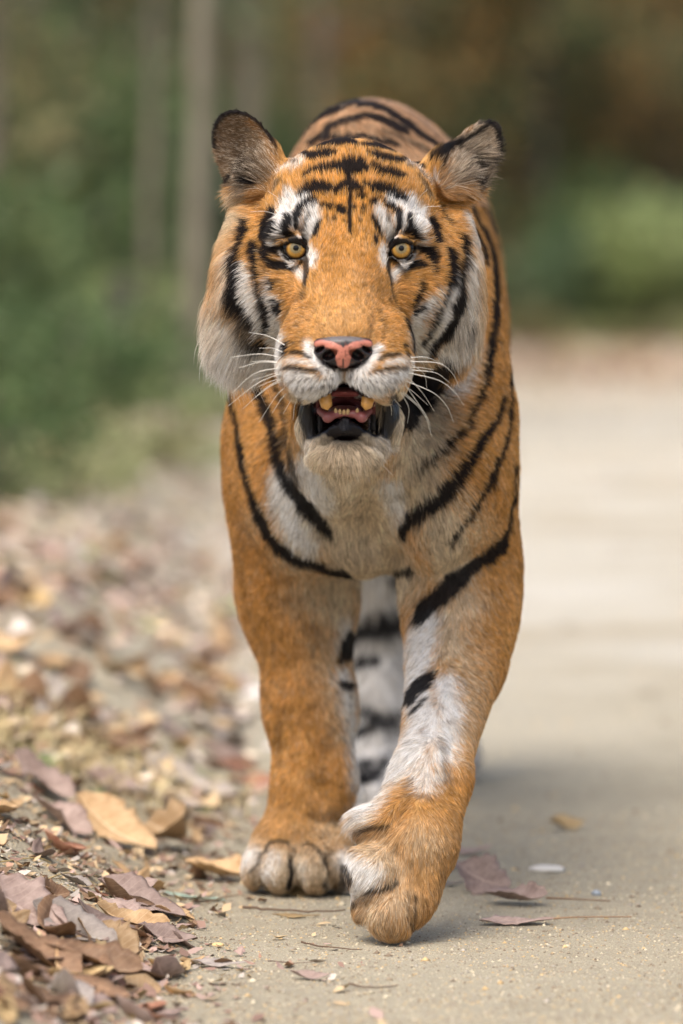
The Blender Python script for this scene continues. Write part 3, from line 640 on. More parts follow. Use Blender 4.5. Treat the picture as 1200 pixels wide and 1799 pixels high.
FB = [(610,860,0,1,.1,14,.25),(640,950,0,1,.2,18,.3),(560,800,-.3,1,.2,18,.3),(700,800,.3,1,.1,20,.3),(740,720,.5,.9,.2,20,.3),(800,620,.7,.7,.3,18,.3),(860,600,.8,.4,.6,11,.2),(880,750,.8,.6,.6,11,.2),
 (800,850,.6,.8,.3,16,.3),(760,950,.2,1,.2,18,.35),(740,1000,-.1,1,.1,18,.35),(860,950,.6,.8,.5,11,.2),(820,1050,.3,1,.2,13,.3),(760,1080,-.3,1,.1,18,.4),(740,1180,-.3,1,.1,16,.35),(800,1150,.2,1,.2,12,.3),
 (870,1150,.3,1,.4,10,.22),(790,1300,0,1,.1,12,.3),(730,1320,-.3,1,.1,14,.35),(850,1300,0,1,.4,10,.22),(680,1380,-.8,.7,0,18,.4),(640,1430,-1,.35,0,22,.45),(700,1430,-.4,1,0,12,.35),(760,1430,-.1,1,.1,11,.3),(800,1430,-.1,1,.4,10,.25),
 (640,1500,-.6,.8,0,12,.35),(660,1560,-.6,.9,0,14,.4),(720,1520,0,1,.1,10,.3),(690,1590,0,1,.05,13,.35),(680,1640,0,.9,-.2,12,.35),(740,1590,.1,1,.1,12,.3),(620,1590,-.6,.8,0,12,.3),
 (460,720,-.8,.6,.4,11,.22),(420,800,-.8,.5,.6,10,.2),(500,800,-.5,.9,.2,16,.3),(450,920,-.7,.8,.4,11,.22),(540,920,-.2,1,.2,18,.3),(520,1000,0,1,.1,14,.3),(590,1000,.3,1,.1,16,.35),(450,1050,-.4,1,.4,10,.22),
 (600,1120,.3,1,.1,14,.35),(530,1120,0,1,.1,12,.3),(470,1200,-.2,1,.3,10,.22),(550,1250,0,1,.1,10,.28),(610,1250,.2,1,.2,12,.3),(540,1380,0,1,.1,9,.28),(490,1400,-.3,1,.3,9,.25),(600,1400,.1,1,.2,10,.28),
 (520,1460,-.1,1,-.3,9,.28),(450,1490,-.5,.9,-.2,8,.28),(490,1500,0,1,-.3,8,.28),(550,1500,0,1,-.3,8,.28),(590,1500,.1,1,-.2,8,.28),(550,1550,0,1,0,8,.25),(480,1550,0,1,0,8,.25)]
def flow(P, Nn):
    px = 600+P[:, 0]/P[:, 1]*FPX; py = 480-(P[:, 2]-CAM_H)/P[:, 1]*FPX
    head = (P[:, 1] < 6.16) & (P[:, 2] > .575)
    D = np.zeros((len(P), 3)); L = np.zeros(len(P)); lift = np.zeros(len(P))
    for anchors, m in ((FH, head), (FB, ~head)):
        k = np.nonzero(m)[0]
        A = np.array(anchors, float)
        for c in range(0, len(k), 50000):
            kk = k[c:c+50000]
            d2 = (px[kk][:, None]-A[:, 0])**2+(py[kk][:, None]-A[:, 1])**2
            w = 1/(d2+150)**2; w /= w.sum(1, keepdims=True)
            D[kk, 0] = w@A[:, 2]; D[kk, 2] = -(w@A[:, 3]); D[kk, 1] = w@A[:, 4]; L[kk] = w@A[:, 5]; lift[kk] = w@A[:, 6]
    # barrel, rump, hind legs
    far = smooth(6.55, 6.8, P[:, 1])*(~head)
    fd = np.zeros_like(D); fd[:, 1] = 1; fd[:, 2] = -.35-.8*(P[:, 2] < .5)
    D = D*(1-far[:, None])+fd*far[:, None]; L = L*(1-far)+far*(16+10*smooth(.55, .45, P[:, 2])); lift = lift*(1-far)+far*.25
    # back of the head and neck: combed back
    bk = smooth(.25, .8, Nn[:, 1])*(P[:, 1] < 6.8)
    fd[:, 2] = -.2
    D = D*(1-bk[:, None])+fd*bk[:, None]
    lift = np.maximum(lift, np.where(L < 12, .42, .30))
    return D, L/1000, lift

print('fur...')
T3 = np.concatenate([TF[:, [0, 1, 2]], TF[:, [0, 2, 3]]])
e1 = TV[T3[:, 1]]-TV[T3[:, 0]]; e2 = TV[T3[:, 2]]-TV[T3[:, 0]]
FN = np.cross(e1, e2); area = np.linalg.norm(FN, axis=1)/2; FN /= (2*area[:, None]+1e-12)
VN = np.zeros_like(TV)
for i in range(3): np.add.at(VN, T3[:, i], FN*area[:, None])
VN /= np.linalg.norm(VN, axis=1, keepdims=True)+1e-12
cen = TV[T3].mean(1)
dens = np.where((cen[:, 1] < 6.17) & (cen[:, 2] > .56), 2.3, 1.0)
dens = np.where(cen[:, 1] > 6.75, .22, dens)*np.where((FN[:, 1] > .45) & (cen[:, 1] < 6.8), .35, 1)
w = area*dens*(1-TB[T3].mean(1)); w[(cen[:, 1] < 6.17) & (cen[:, 2] > .56) & (TB[T3].max(1) > .9)] = 0
NS_ = int(globals().get('N_STRANDS', 920000))
pick = rng.choice(len(T3), NS_, p=w/w.sum())
r1 = np.sqrt(rng.random(NS_)); r2 = rng.random(NS_)
bw = np.stack([1-r1, r1*(1-r2), r1*r2], 1)
RP = (TV[T3[pick]]*bw[:, :, None]).sum(1); RN = (VN[T3[pick]]*bw[:, :, None]).sum(1); RN /= np.linalg.norm(RN, axis=1, keepdims=True)
D, L, lift = flow(RP, RN)
D /= np.linalg.norm(D, axis=1, keepdims=True)+1e-9
T0 = D-RN*(D*RN).sum(1, keepdims=True)
# a hair takes the colour of the spot where its length shows
LV = np.where(L > .03, L*.42, L*.55)
vis = RP+T0*LV[:, None]
hd = (RP[:, 1] < 6.16) & (RP[:, 2] > .575); vis[:, 1] = RP[:, 1]; vis[hd, 2] = np.maximum(vis[hd, 2], .577)
sc = vis[:, 1]/(RP+T0*LV[:, None])[:, 1]
vis[:, 0] *= sc; vis[:, 2] = CAM_H+(vis[:, 2]-CAM_H)*sc
rnd = rng.normal(size=(NS_, 3))
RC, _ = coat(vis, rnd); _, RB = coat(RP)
ok = (RB < .5) & (RP[:, 2] > .004)
RP, RN, RC, D, L, lift = RP[ok], RN[ok], RC[ok], D[ok], L[ok], lift[ok]; NS_ = len(RP)
# slow and fine variations of direction, so that the coat breaks into tufts
wob = np.stack([fbm(RP, 35, 2, 50+i) for i in range(3)], 1)*.24+np.stack([vnoise(RP, 110, 60+i) for i in range(3)], 1)*.16
wob *= np.where(L < .017, .62, 1.0)[:, None]
jit = rng.normal(0, .10, (NS_, 3))
D = D/(np.linalg.norm(D, axis=1, keepdims=True)+1e-9)+wob+jit
T = D-RN*(D*RN).sum(1, keepdims=True); T /= np.linalg.norm(T, axis=1, keepdims=True)+1e-9
L = L*np.clip(1+(.18+.12*(L > .02))*rng.normal(size=NS_)+.25*vnoise(RP, 70, 77), .4, 1.9)
lift = lift*np.clip(1+.35*rng.normal(size=NS_)*(L > .02), .3, 1.8)
K = 5
tt = np.linspace(0, 1, K)
sn, cs = np.sin(lift)[:, None], np.cos(lift)[:, None]
pts = np.zeros((NS_, K, 3))
longf = smooth(.02, .05, L)[:, None]
for i, t in enumerate(tt):
    along = T*cs*t+RN*sn*(t-.42*t*t)
    g = np.array([[0, 0, -1.]])*longf*.35*t*t
    curl = wob*.35*t*t
    pts[:, i] = RP-RN*.0003+(along+g+curl)*L[:, None]
# clumps: the tips gather towards the middle of their tuft
cellsz = np.where(L > .02, .011, .006)[:, None]
q = np.floor((RP+wob*.004)/cellsz).astype(np.int64)
key = (q[:, 0]*73856093) ^ (q[:, 1]*19349663) ^ (q[:, 2]*83492791) ^ (L > .02)
u, inv, cnt = np.unique(key, return_inverse=True, return_counts=True); inv = inv.ravel()
for i in range(1, K):
    m = np.stack([np.bincount(inv, pts[:, i, c], len(u)) for c in range(3)], 1)/cnt[:, None]
    cw = (.34*tt[i]**1.3)*np.where(L > .018, 1.0, .55)[:, None]
    pts[:, i] += (m[inv]-pts[:, i])*cw
pts[:, :, 2] = np.maximum(pts[:, :, 2], .002)
cu = bpy.data.hair_curves.new('fur')
cu.add_curves([K]*NS_)
cu.points.foreach_set('position', (pts-ORG).astype(np.float32).ravel())
rad = np.outer(np.where(RP[:, 1] > 6.75, .00050, np.where(RP[:, 1] < 6.17,   .00019, .00026)), np.array([1, .95, .85, .6, .12])).astype(np.float32)
ra = cu.attributes.get('radius') or cu.attributes.new('radius', 'FLOAT', 'POINT')
ra.data.foreach_set('value', rad.ravel())
lum = RC.mean(1)
ctone = rng.normal(size=len(u))[inv]
tone = np.clip(1+.20*rng.normal(size=NS_)+.17*ctone, .4, 1.5)
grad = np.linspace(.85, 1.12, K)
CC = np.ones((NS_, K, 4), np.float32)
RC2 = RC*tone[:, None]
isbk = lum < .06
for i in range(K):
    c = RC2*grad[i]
    # banded guard hairs: a few coat hairs end dark, pale hairs end paler
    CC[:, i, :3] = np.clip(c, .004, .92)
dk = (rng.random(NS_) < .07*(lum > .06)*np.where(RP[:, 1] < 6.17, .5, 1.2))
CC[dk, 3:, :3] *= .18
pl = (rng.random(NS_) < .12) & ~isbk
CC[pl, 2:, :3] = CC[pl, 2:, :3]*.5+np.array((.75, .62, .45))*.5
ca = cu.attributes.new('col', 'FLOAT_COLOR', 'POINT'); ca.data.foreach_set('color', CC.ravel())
def fur_mat(name):
    m = bpy.data.materials.new(name); m.use_nodes = True; nt = m.node_tree
    b = nt.nodes['Principled BSDF']; a = nt.nodes.new('ShaderNodeAttribute'); a.attribute_name = 'col'
    nt.links.new(a.outputs['Color'], b.inputs['Base Color'])
    b.inputs['Roughness'].default_value = .5; b.inputs['Specular IOR Level'].default_value = .10
    tr = nt.nodes.new('ShaderNodeBsdfTranslucent'); nt.links.new(a.outputs['Color'], tr.inputs['Color'])
    mx = nt.nodes.new('ShaderNodeMixShader'); mx.inputs[0].default_value = .2
    nt.links.new(b.outputs[0], mx.inputs[1]); nt.links.new(tr.outputs[0], mx.inputs[2])
    nt.links.new(mx.outputs[0], nt.nodes['Material Output'].inputs['Surface'])
    return m
M_FUR = fur_mat('tiger_fur')
cu.materials.append(M_FUR)
fur = bpy.data.objects.new('fur', cu); link(fur, tiger)
# ================================================================== EYES, NOSE, TEETH, TONGUE, WHISKERS
def part(name, V, F, m, parent, C=None, smooth_=True, org=None):
    o_ = ORG if org is None else org
    me = mesh_np(name, np.asarray(V)-o_, F, smooth_, m)
    if C is not None: add_col(me, C)
    return obj(name, me, parent)
def sphere_vf(c, r, nu=48, nv=40, axis='y'):
    V = []; F = []
    for j in range(nv+1):
        th = math.pi*j/nv
        for i in range(nu):
            ph = 2*math.pi*i/nu
            V.append((math.sin(th)*math.cos(ph), -math.cos(th), math.sin(th)*math.sin(ph)))
    for j in range(nv):
        for i in range(nu):
            a = j*nu+i; b = j*nu+(i+1) % nu
            F.append((a, b, b+nu, a+nu))
    return np.array(V)*r+np.array(c), F, np.array(V)
M_EYE = mat('tiger_eye', rough=.05, attr='col', spec=.3)
M_EYE.node_tree.nodes['Principled BSDF'].inputs['Coat Weight'].default_value = .0
M_EYE.node_tree.nodes['Principled BSDF'].inputs['Coat Roughness'].default_value = .02
for ex, ey in ((519.5, 437), (705, 437.5)):
    c = PT(ex, ey, 5.905); c[1] = EYE_Y
    V, F, U = sphere_vf(c, .0172, 64, 72)
    ang = np.arccos(np.clip(-U[:, 1], -1, 1)); rr = np.sin(ang)*.0172/.0116
    th = np.arctan2(U[:, 2], U[:, 0])
    front = U[:, 1] < 0
    C = np.zeros((len(V), 3))
    streak = 1+.10*np.sin(th*31+3*np.sin(th*7))*smooth(.25, .6, rr)+.06*np.sin(th*53)
    inner = np.array((.21, .175, .095)); rim = np.array((.42, .225, .045)); edge = np.array((.10, .045, .01))  # inner: iris tone with some sky reflection put into the colour
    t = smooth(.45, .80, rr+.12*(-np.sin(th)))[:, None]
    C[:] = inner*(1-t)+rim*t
    C *= streak[:, None]
    C += (edge-C)*smooth(.78, 1.0, rr)[:, None]
    C += (np.array((.006, .006, .007))-C)*smooth(1.0, 1.08, rr)[:, None]
    C += (np.array((.003, .003, .004))-C)*smooth(.34, .28, np.hypot(rr*np.cos(th)-.02, rr*np.sin(th)-.08))[:, None]
    C[~front] = (.006, .006, .007)
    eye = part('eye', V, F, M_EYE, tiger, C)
# nose leather
NF = Field(np.arange(-.052, .056, .0011), np.arange(5.745, 5.85, .0011), np.arange(.705, .775, .0011))
def NE(px, py, Y, rx, rz, ry, k=.004, rot=0, mode='add'): NF.E(px, py, Y, rx, rz, ry, k, rot, mode)
NE(603, 618, NOSE_Y+.016, 52, 26, .020)
NE(603, 602, NOSE_Y+.012, 46, 12, .016)
NF.C((560, 604, NOSE_Y+.012, 9), (588, 611, NOSE_Y+.002, 10), .004); NF.C((646, 604, NOSE_Y+.012, 9), (618, 611, NOSE_Y+.002, 10), .004)
NF.C((603, 612, NOSE_Y+.004, 13), (603, 637, NOSE_Y+.007, 11), .005)
NE(579, 624, NOSE_Y, 15, 8.5, .016, .003, 28, 'cut'); NE(627, 624, NOSE_Y, 15, 8.5, .016, .003, -28, 'cut')
NE(562, 614, NOSE_Y+.006, 10, 4, .012, .003, 35, 'cut'); NE(644, 614, NOSE_Y+.006, 10, 4, .012, .003, -35, 'cut')
NF.C((603, 628, NOSE_Y-.0085, 1.5), (603, 652, NOSE_Y-.004, 1.8), .002, 'cut')
NV, NQ = NF.mesh()
npx = 600+NV[:, 0]/NV[:, 1]*FPX; npy = 480-(NV[:, 2]-CAM_H)/NV[:, 1]*FPX
nz = fbm(NV, 300, 2, 3)
C = np.tile(np.array((.47, .17, .12)), (len(NV), 1))*(1+.18*nz)[:, None]
def nmix(c, w): C[:] = C+(np.array(c)-C)*np.clip(w, 0, 1)[:, None]
g = [[(557,604,5),(568,602,5.5),(584,607,6.5),(595,615,8.5),(599,628,9),(600,638,8)], [(649,604,5),(638,602,5.5),(622,607,6.5),(611,615,8.5),(607,628,9),(606,638,8)]]
d, _ = sdist(npx, npy, (0, 0, 1), g)
nmix((.010, .008, .009), smooth(-1.0, 1.5, d+nz))
nmix((.12, .115, .12), smooth(601, 597, npy+nz*2)*smooth(45, 25, np.abs(npx-603)))
nmix((.02, .012, .012), smooth(1.6, .8, np.abs(npx-603))*(npy > 630))
nmix((.10, .03, .02), smooth(.42, .55, vnoise(NV, 420, 8))*.7)
M_NOSE = mat('nose_leather', rough=.42, attr='col', spec=.5)
ndn = M_NOSE.node_tree; bn = ndn.nodes['Principled BSDF']
vz = ndn.nodes.new('ShaderNodeTexVoronoi'); vz.inputs['Scale'].default_value = 700
tc = ndn.nodes.new('ShaderNodeTexCoord'); bp = ndn.nodes.new('ShaderNodeBump'); bp.inputs['Strength'].default_value = .25; bp.inputs['Distance'].default_value = .0006
ndn.links.new(tc.outputs['Object'], vz.inputs['Vector']); ndn.links.new(vz.outputs['Distance'], bp.inputs['Height']); ndn.links.new(bp.outputs[0], bn.inputs['Normal'])
part('nose', NV, NQ, M_NOSE, tiger, C)
# teeth, gum, tongue
def lathe_tooth(p0, p1, r0, r1, n=10, m=6, bend=.0):
    p0, p1 = np.array(p0), np.array(p1); ax = p1-p0; Lx = np.linalg.norm(ax); ax /= Lx
    u = np.cross(ax, (0, 1, 0)); u /= np.linalg.norm(u); v = np.cross(ax, u); V = []; F = []
    for j in range(m+1):
        t = j/m; r = r0+(r1-r0)*t
        if j == m: r *= .45
        cpt = p0+ax*Lx*(t if j < m else t)+v*bend*t*t
        for i in range(n): a = 2*math.pi*i/n; V.append(cpt+(u*math.cos(a)+v*math.sin(a))*r)
    V.append(p1+ax*r1*.35+v*bend)
    for j in range(m):
        for i in range(n): a = j*n+i; b = j*n+(i+1) % n; F.append((a, b, b+n, a+n))
    for i in range(n): a = m*n+i; b = m*n+(i+1) % n; F.append((a, b, len(V)-1, len(V)-1))
    return V, F
M_TOOTH = mat('tooth_enamel', (.52, .27, .07), .3); M_TOOTH2 = mat('tooth_small', (.50, .36, .18), .35)
for tn in (M_TOOTH, M_TOOTH2): tn.node_tree.nodes['Principled BSDF'].inputs['Subsurface Weight'].default_value = 0.0
for x0, x1 in ((568, 575), (650, 643)):
    V, F = lathe_tooth(PT(x0, 686, 5.800), PT(x1, 718, 5.790), 13*5.8/FPX, 9.5*5.8/FPX, 14, 7)
    F = [f if f[2] != f[3] else f[:3]+(f[2],) for f in F]
    part('canine_tooth', V, F, M_TOOTH, tiger)
for x in (590, 597, 604, 611, 628):
    V, F = lathe_tooth(PT(x, 726, 5.810), PT(x+.8*math.sin(x), 719+1.5*math.sin(x*2), 5.805), 3.6*5.8/FPX, 3.0*5.8/FPX, 8, 3)
    part('incisor', V, F, M_TOOTH2, tiger)
GF = Field(np.arange(-.06, .06, .0016), np.arange(5.76, 5.98, .0022), np.arange(.62, .74, .0016))
GF.C((563, 722, 5.830, 7), (576, 733, 5.808, 8), .008); GF.C((648, 722, 5.830, 7), (636, 733, 5.808, 8), .008); GF.C((576, 733, 5.808, 8), (592, 727, 5.812, 5), .006); GF.C((636, 733, 5.808, 8), (622, 727, 5.812, 5), .006); GF.C((592, 727, 5.812, 5), (622, 727, 5.812, 5), .006)
gv, gq = GF.mesh()
M_GUM = mat('gum', (.22, .07, .07), .32, spec=.5)
part('gum', gv, gq, M_GUM, tiger)
TG = Field(np.arange(-.06, .06, .0016), np.arange(5.76, 6.0, .0022), np.arange(.62, .76, .0016))
TG.E(606, 724, 5.90, 30, 12, .070, .006); TG.C((606, 712, 5.87, 1.2), (606, 712, 5.93, 1.2), .004, 'cut')
gv, gq = TG.mesh(); M_TG = mat('tongue_skin', (.36, .12, .12), .45)
part('tongue', gv, gq, M_TG, tiger)
PL = Field(np.arange(-.06, .06, .0016), np.arange(5.76, 6.0, .0022), np.arange(.62, .76, .0016))
PL.E(606, 688, 5.87, 34, 8, .05, .004)
for q in (5.832, 5.85, 5.87): PL.C((585, 694, q, 3), (627, 694, q, 3), .003)
gv, gq = PL.mesh(); part('palate', gv, gq, mat('palate_skin', (.30, .08, .08), .4), tiger)
# whiskers: tapering bent tubes
M_WH = mat('whisker', (.85, .83, .76), .35)
def tube(pts, r0, r1, n=4):
    pts = np.array(pts); V = []; F = []
    for j, p in enumerate(pts):
        d = pts[min(j+1, len(pts)-1)]-pts[max(j-1, 0)]; d /= np.linalg.norm(d)
        u = np.cross(d, (.1, .2, 1)); u /= np.linalg.norm(u); v = np.cross(d, u); r = r0+(r1-r0)*j/(len(pts)-1)
        for i in range(n): a = 2*math.pi*i/n; V.append(p+(u*math.cos(a)+v*math.sin(a))*r)
    for j in range(len(pts)-1):
        for i in range(n): a = j*n+i; b = j*n+(i+1) % n; F.append((a, b, b+n, a+n))
    return V, F
def spline(P, n=12):
    P = np.array(P, float); out = []
    Q = np.vstack([2*P[0]-P[1], P, 2*P[-1]-P[-2]])
    for i in range(len(P)-1):
        for t in np.linspace(0, 1, n, endpoint=(i == len(P)-2)):
            a, b, c, d = Q[i:i+4]
            out.append(.5*((2*b)+(-a+c)*t+(2*a-5*b+4*c-d)*t*t+(-a+3*b-3*c+d)*t**3))
    return out
WL = [[(500,606),(470,590),(437,584)], [(506,632),(460,622),(404,628)], [(508,640),(462,636),(420,646)], [(512,650),(455,672),(400,714)], [(508,645),(450,655),(408,690)],
      [(516,656),(470,680),(427,718)], [(520,662),(480,676),(446,700)], [(524,668),(490,690),(455,742)], [(530,674),(500,694),(478,726)], [(500,640),(470,634),(440,636)],
      [(512,664),(482,668),(452,680)], [(534,682),(514,700),(498,726)], [(522,652),(488,655),(444,668)], [(528,688),(518,712),(515,738)], [(503,622),(480,612),(455,612)]]
WR = [[(722,635),(770,638),(794,655),(808,682)], [(718,655),(770,668),(798,688),(815,712)], [(710,668),(761,690),(785,714),(797,742)], [(690,675),(722,700),(745,726),(759,768)],
      [(698,684),(732,712),(752,740)], [(712,676),(730,702),(750,732),(757,752)], [(672,690),(686,712),(688,730)], [(686,694),(705,715)], [(722,640),(745,657),(750,682)], [(715,645),(740,646),(762,650)],
      [(700,670),(728,690),(752,712)], [(724,650),(765,655),(790,672)], [(716,662),(742,690),(764,724)], [(704,690),(718,716),(716,744)], [(722,628),(750,628),(778,640)]]
for W, s in ((WL, -1), (WR, 1)):
    for w_ in W:
        m_ = len(w_); P = []
        for i, (x, y) in enumerate(w_):
            t = i/(m_-1); P.append(PT(x, y, 5.80+.03*t if s < 0 else 5.80+.045*t))
        V, F = tube(spline(P, 7), .00050, .00018)
        part('whisker', V, F, M_WH, tiger)
for w_ in ([(500,385),(470,372),(440,372)], [(505,380),(490,350),(470,335)], [(720,385),(745,365),(775,362)], [(725,382),(735,350),(752,332)], [(560,810),(550,835)], [(610,825),(612,852)], [(640,820),(650,848)], [(665,810),(690,835)]):
    P = [PT(x, y, 5.87-.01*i) for i, (x, y) in enumerate(w_)]
    V, F = tube(spline(P, 7), .00035, .00015); part('whisker', V, F, M_WH, tiger)
# ================================================================== GROUND: track, verge bank, far rise
def track_edge(y):           # x of the left edge of the bare track
    return -.17-.10*smooth(9, 16, y)+.35*smooth(24, 45, y)+1.1*smooth(45, 75, y)
def gz(x, y):
    x = np.asarray(x, float); y = np.asarray(y, float)
    P = np.stack([x.ravel(), y.ravel(), np.zeros(x.size)], 1)
    nb = (fbm(P, 1.7, 3, 90)).reshape(x.shape); ns = fbm(P, 9, 2, 91).reshape(x.shape); nf = fbm(P, 45, 2, 92).reshape(x.shape)
    d = track_edge(y)+.06*nb-x
    bank = .20*smooth(0, .55, d)+.05*smooth(.5, 3, d)
    near = smooth(12, 8, y)
    z = bank*(1+.25*nb)+.006*ns*near+.012*ns*smooth(-.05, .25, d)+.0035*nf*near*smooth(-.3, .2, d)+.0016*nf*near+.004*nb*smooth(6.9, 9, y)
    z += 22*smooth(85, 170, y)+1.2*smooth(60, 85, y)+.35*smooth(4.5, 9, x-.02*y)
    # the places the paws stand on are firm and level
    for cx_, cy_, r_ in ((.06, 5.97, .16), (-.06, 6.47, .17), (.05, 7.45, .15), (.17, 7.88, .15)):
        w = smooth(r_*1.7, r_*.6, np.hypot(x-cx_, y-cy_)); z = z*(1-w)+w*(-.001)
    return z
def axis(fine0, fine1, step, lo, hi, g=1.12):
    a = list(np.arange(fine0, fine1, step)); s = step
    while a[-1] < hi: s *= g; a.append(a[-1]+s)
    s = step
    while a[0] > lo: s *= g; a.insert(0, a[0]-s)
    return np.array(a)
gx = axis(-1.1, 1.0, .011, -60, 60); gy = axis(4.9, 9.0, .014, -8, 400, 1.05)
XX, YY = np.meshgrid(gx, gy, indexing='ij'); ZZ = gz(XX, YY)
nxg, nyg = XX.shape
ii, jj = np.meshgrid(np.arange(nxg-1), np.arange(nyg-1), indexing='ij'); b0 = (ii*nyg+jj).ravel()
GF_ = np.stack([b0, b0+nyg, b0+nyg+1, b0+1], 1)
def nodes_ground():
    m = bpy.data.materials.new('track_soil'); m.use_nodes = True; nt = m.node_tree; N = nt.nodes; Lk = nt.links
    b = N['Principled BSDF']; b.inputs['Roughness'].default_value = .95; b.inputs['Specular IOR Level'].default_value = .15
    tc = N.new('ShaderNodeTexCoord')
    def noise(scale, det=4, rough=.6):
        n = N.new('ShaderNodeTexNoise'); n.inputs['Scale'].default_value = scale; n.inputs['Detail'].default_value = det; n.inputs['Roughness'].default_value = rough
        Lk.new(tc.outputs['Object'], n.inputs['Vector']); return n
    def ramp(n, stops, out='Fac'):
        r = N.new('ShaderNodeValToRGB'); Lk.new(n.outputs[out], r.inputs[0])
        e = r.color_ramp.elements
        e[0].position, e[0].color = stops[0][0], (*stops[0][1], 1); e[1].position, e[1].color = stops[-1][0], (*stops[-1][1], 1)
        for p, c in stops[1:-1]: q = e.new(p); q.color = (*c, 1)
        return r
    def mix(a, bb, f, mode='MIX'):
        x = N.new('ShaderNodeMix'); x.data_type = 'RGBA'; x.blend_type = mode
        if isinstance(f, float): x.inputs[0].default_value = f
        else: Lk.new(f, x.inputs[0])
        Lk.new(a, x.inputs[6]); Lk.new(bb, x.inputs[7]); return x.outputs[2]
    big = ramp(noise(1.6, 3), [(.36, (.27, .245, .18)), (.62, (.47, .44, .345))])
    med = ramp(noise(22, 5, .7), [(.3, (.24, .21, .15)), (.52, (.40, .37, .28)), (.75, (.52, .48, .38))])
    fine = ramp(noise(420, 3, .7), [(.35, (.20, .17, .12)), (.5, (.42, .37, .28)), (.68, (.66, .58, .40))])
    c = mix(big.outputs[0], med.outputs[0], .5); c = mix(c, fine.outputs[0], .5)
    # distant track is coloured paler; the far side of the forest floor is litter brown
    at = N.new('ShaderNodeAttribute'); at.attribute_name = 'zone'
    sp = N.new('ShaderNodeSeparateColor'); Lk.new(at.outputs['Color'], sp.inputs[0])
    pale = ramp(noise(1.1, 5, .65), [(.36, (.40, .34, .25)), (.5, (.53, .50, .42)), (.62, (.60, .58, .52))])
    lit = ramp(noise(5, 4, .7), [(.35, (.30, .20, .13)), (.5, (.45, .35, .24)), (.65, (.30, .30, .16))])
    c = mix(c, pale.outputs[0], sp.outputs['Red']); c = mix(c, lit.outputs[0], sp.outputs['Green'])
    Lk.new(c, b.inputs['Base Color'])
    bp = N.new('ShaderNodeBump'); bp.inputs['Strength'].default_value = .9; bp.inputs['Distance'].default_value = .004
    Lk.new(noise(260, 4, .75).outputs['Fac'], bp.inputs['Height']); Lk.new(bp.outputs[0], b.inputs['Normal'])
    return m
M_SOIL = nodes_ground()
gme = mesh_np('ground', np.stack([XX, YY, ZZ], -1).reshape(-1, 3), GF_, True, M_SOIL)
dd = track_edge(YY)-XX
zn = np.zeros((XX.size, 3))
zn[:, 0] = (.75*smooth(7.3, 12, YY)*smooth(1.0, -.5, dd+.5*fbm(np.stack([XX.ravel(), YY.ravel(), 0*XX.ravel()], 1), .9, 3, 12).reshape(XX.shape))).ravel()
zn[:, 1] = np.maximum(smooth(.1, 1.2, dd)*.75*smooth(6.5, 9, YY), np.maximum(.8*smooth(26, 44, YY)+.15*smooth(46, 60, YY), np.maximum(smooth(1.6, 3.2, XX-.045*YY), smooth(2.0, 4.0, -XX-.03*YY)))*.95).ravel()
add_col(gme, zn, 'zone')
ground = obj('ground', gme); tag(ground, kind='structure')
def gzs(x, y): return float(gz(np.array([x]), np.array([y]))[0])
def on_ground(px, py):
    """where the line of sight of a spot on the photograph meets the ground"""
    lo = 4.0
    Y = CAM_H*FPX/(py-480)
    for _ in range(30):
        X = (px-600)/FPX*Y; z = gzs(X, Y); Y2 = (CAM_H-z)*FPX/(py-480); Y = .5*(Y+Y2)
    return X, Y, z

# ================================================================== DRY LEAVES
def leaf_mesh(name, Lf, Wf, curl, fold, twist, seed, m, nu=9, nv=5, tooth=.06, stalk=True, crumple=.1):
    r_ = np.random.default_rng(seed); V = []; F = []
    ph = r_.uniform(0, 6)
    for i in range(nu+1):
        u = i/nu; w = Wf*(math.sin(math.pi*u**.85)**.75 if 0 < u < 1 else 0)*.5+(.0006 if u in (0, 1) else 0)
        w *= 1+tooth*r_.normal()
        for j in range(nv+1):
            v = j/nv*2-1
            z = abs(v)*fold*w*2+curl*Lf*((u-.5)**2*2-.25)+crumple*w*math.sin(5*u+ph+2*v)*abs(v)
            z += v*w*twist*(u-.5)*2+r_.normal()*.03*w
            V.append(((u-.5)*Lf, v*w, z+.002))
    for i in range(nu):
        for j in range(nv): a = i*(nv+1)+j; F.append((a, a+nv+1, a+nv+2, a+1))
    V = np.array(V); V[:, 2] -= V[:, 2].min()*.8
    top = len(V)
    V2 = V.copy(); V2[:, 2] -= .0007                        # real thickness
    F2 = [tuple(q+top for q in f[::-1]) for f in F]
    V = np.vstack([V, V2]); F = F+F2
    rim = [i*(nv+1) for i in range(nu+1)]; rim2 = [i*(nv+1)+nv for i in range(nu+1)]
    for a, b in zip(rim[:-1], rim[1:]): F.append((b, a, a+top, b+top))
    for a, b in zip(rim2[:-1], rim2[1:]): F.append((a, b, b+top, a+top))
    me = mesh_np(name, V, F, True, m)
    uvc = np.zeros((len(V), 3)); q = np.arange(len(V)) % top
    uvc[:, 0] = (q//(nv+1))/nu; uvc[:, 1] = (q % (nv+1))/nv
    add_col(me, uvc, 'luv')
    return me
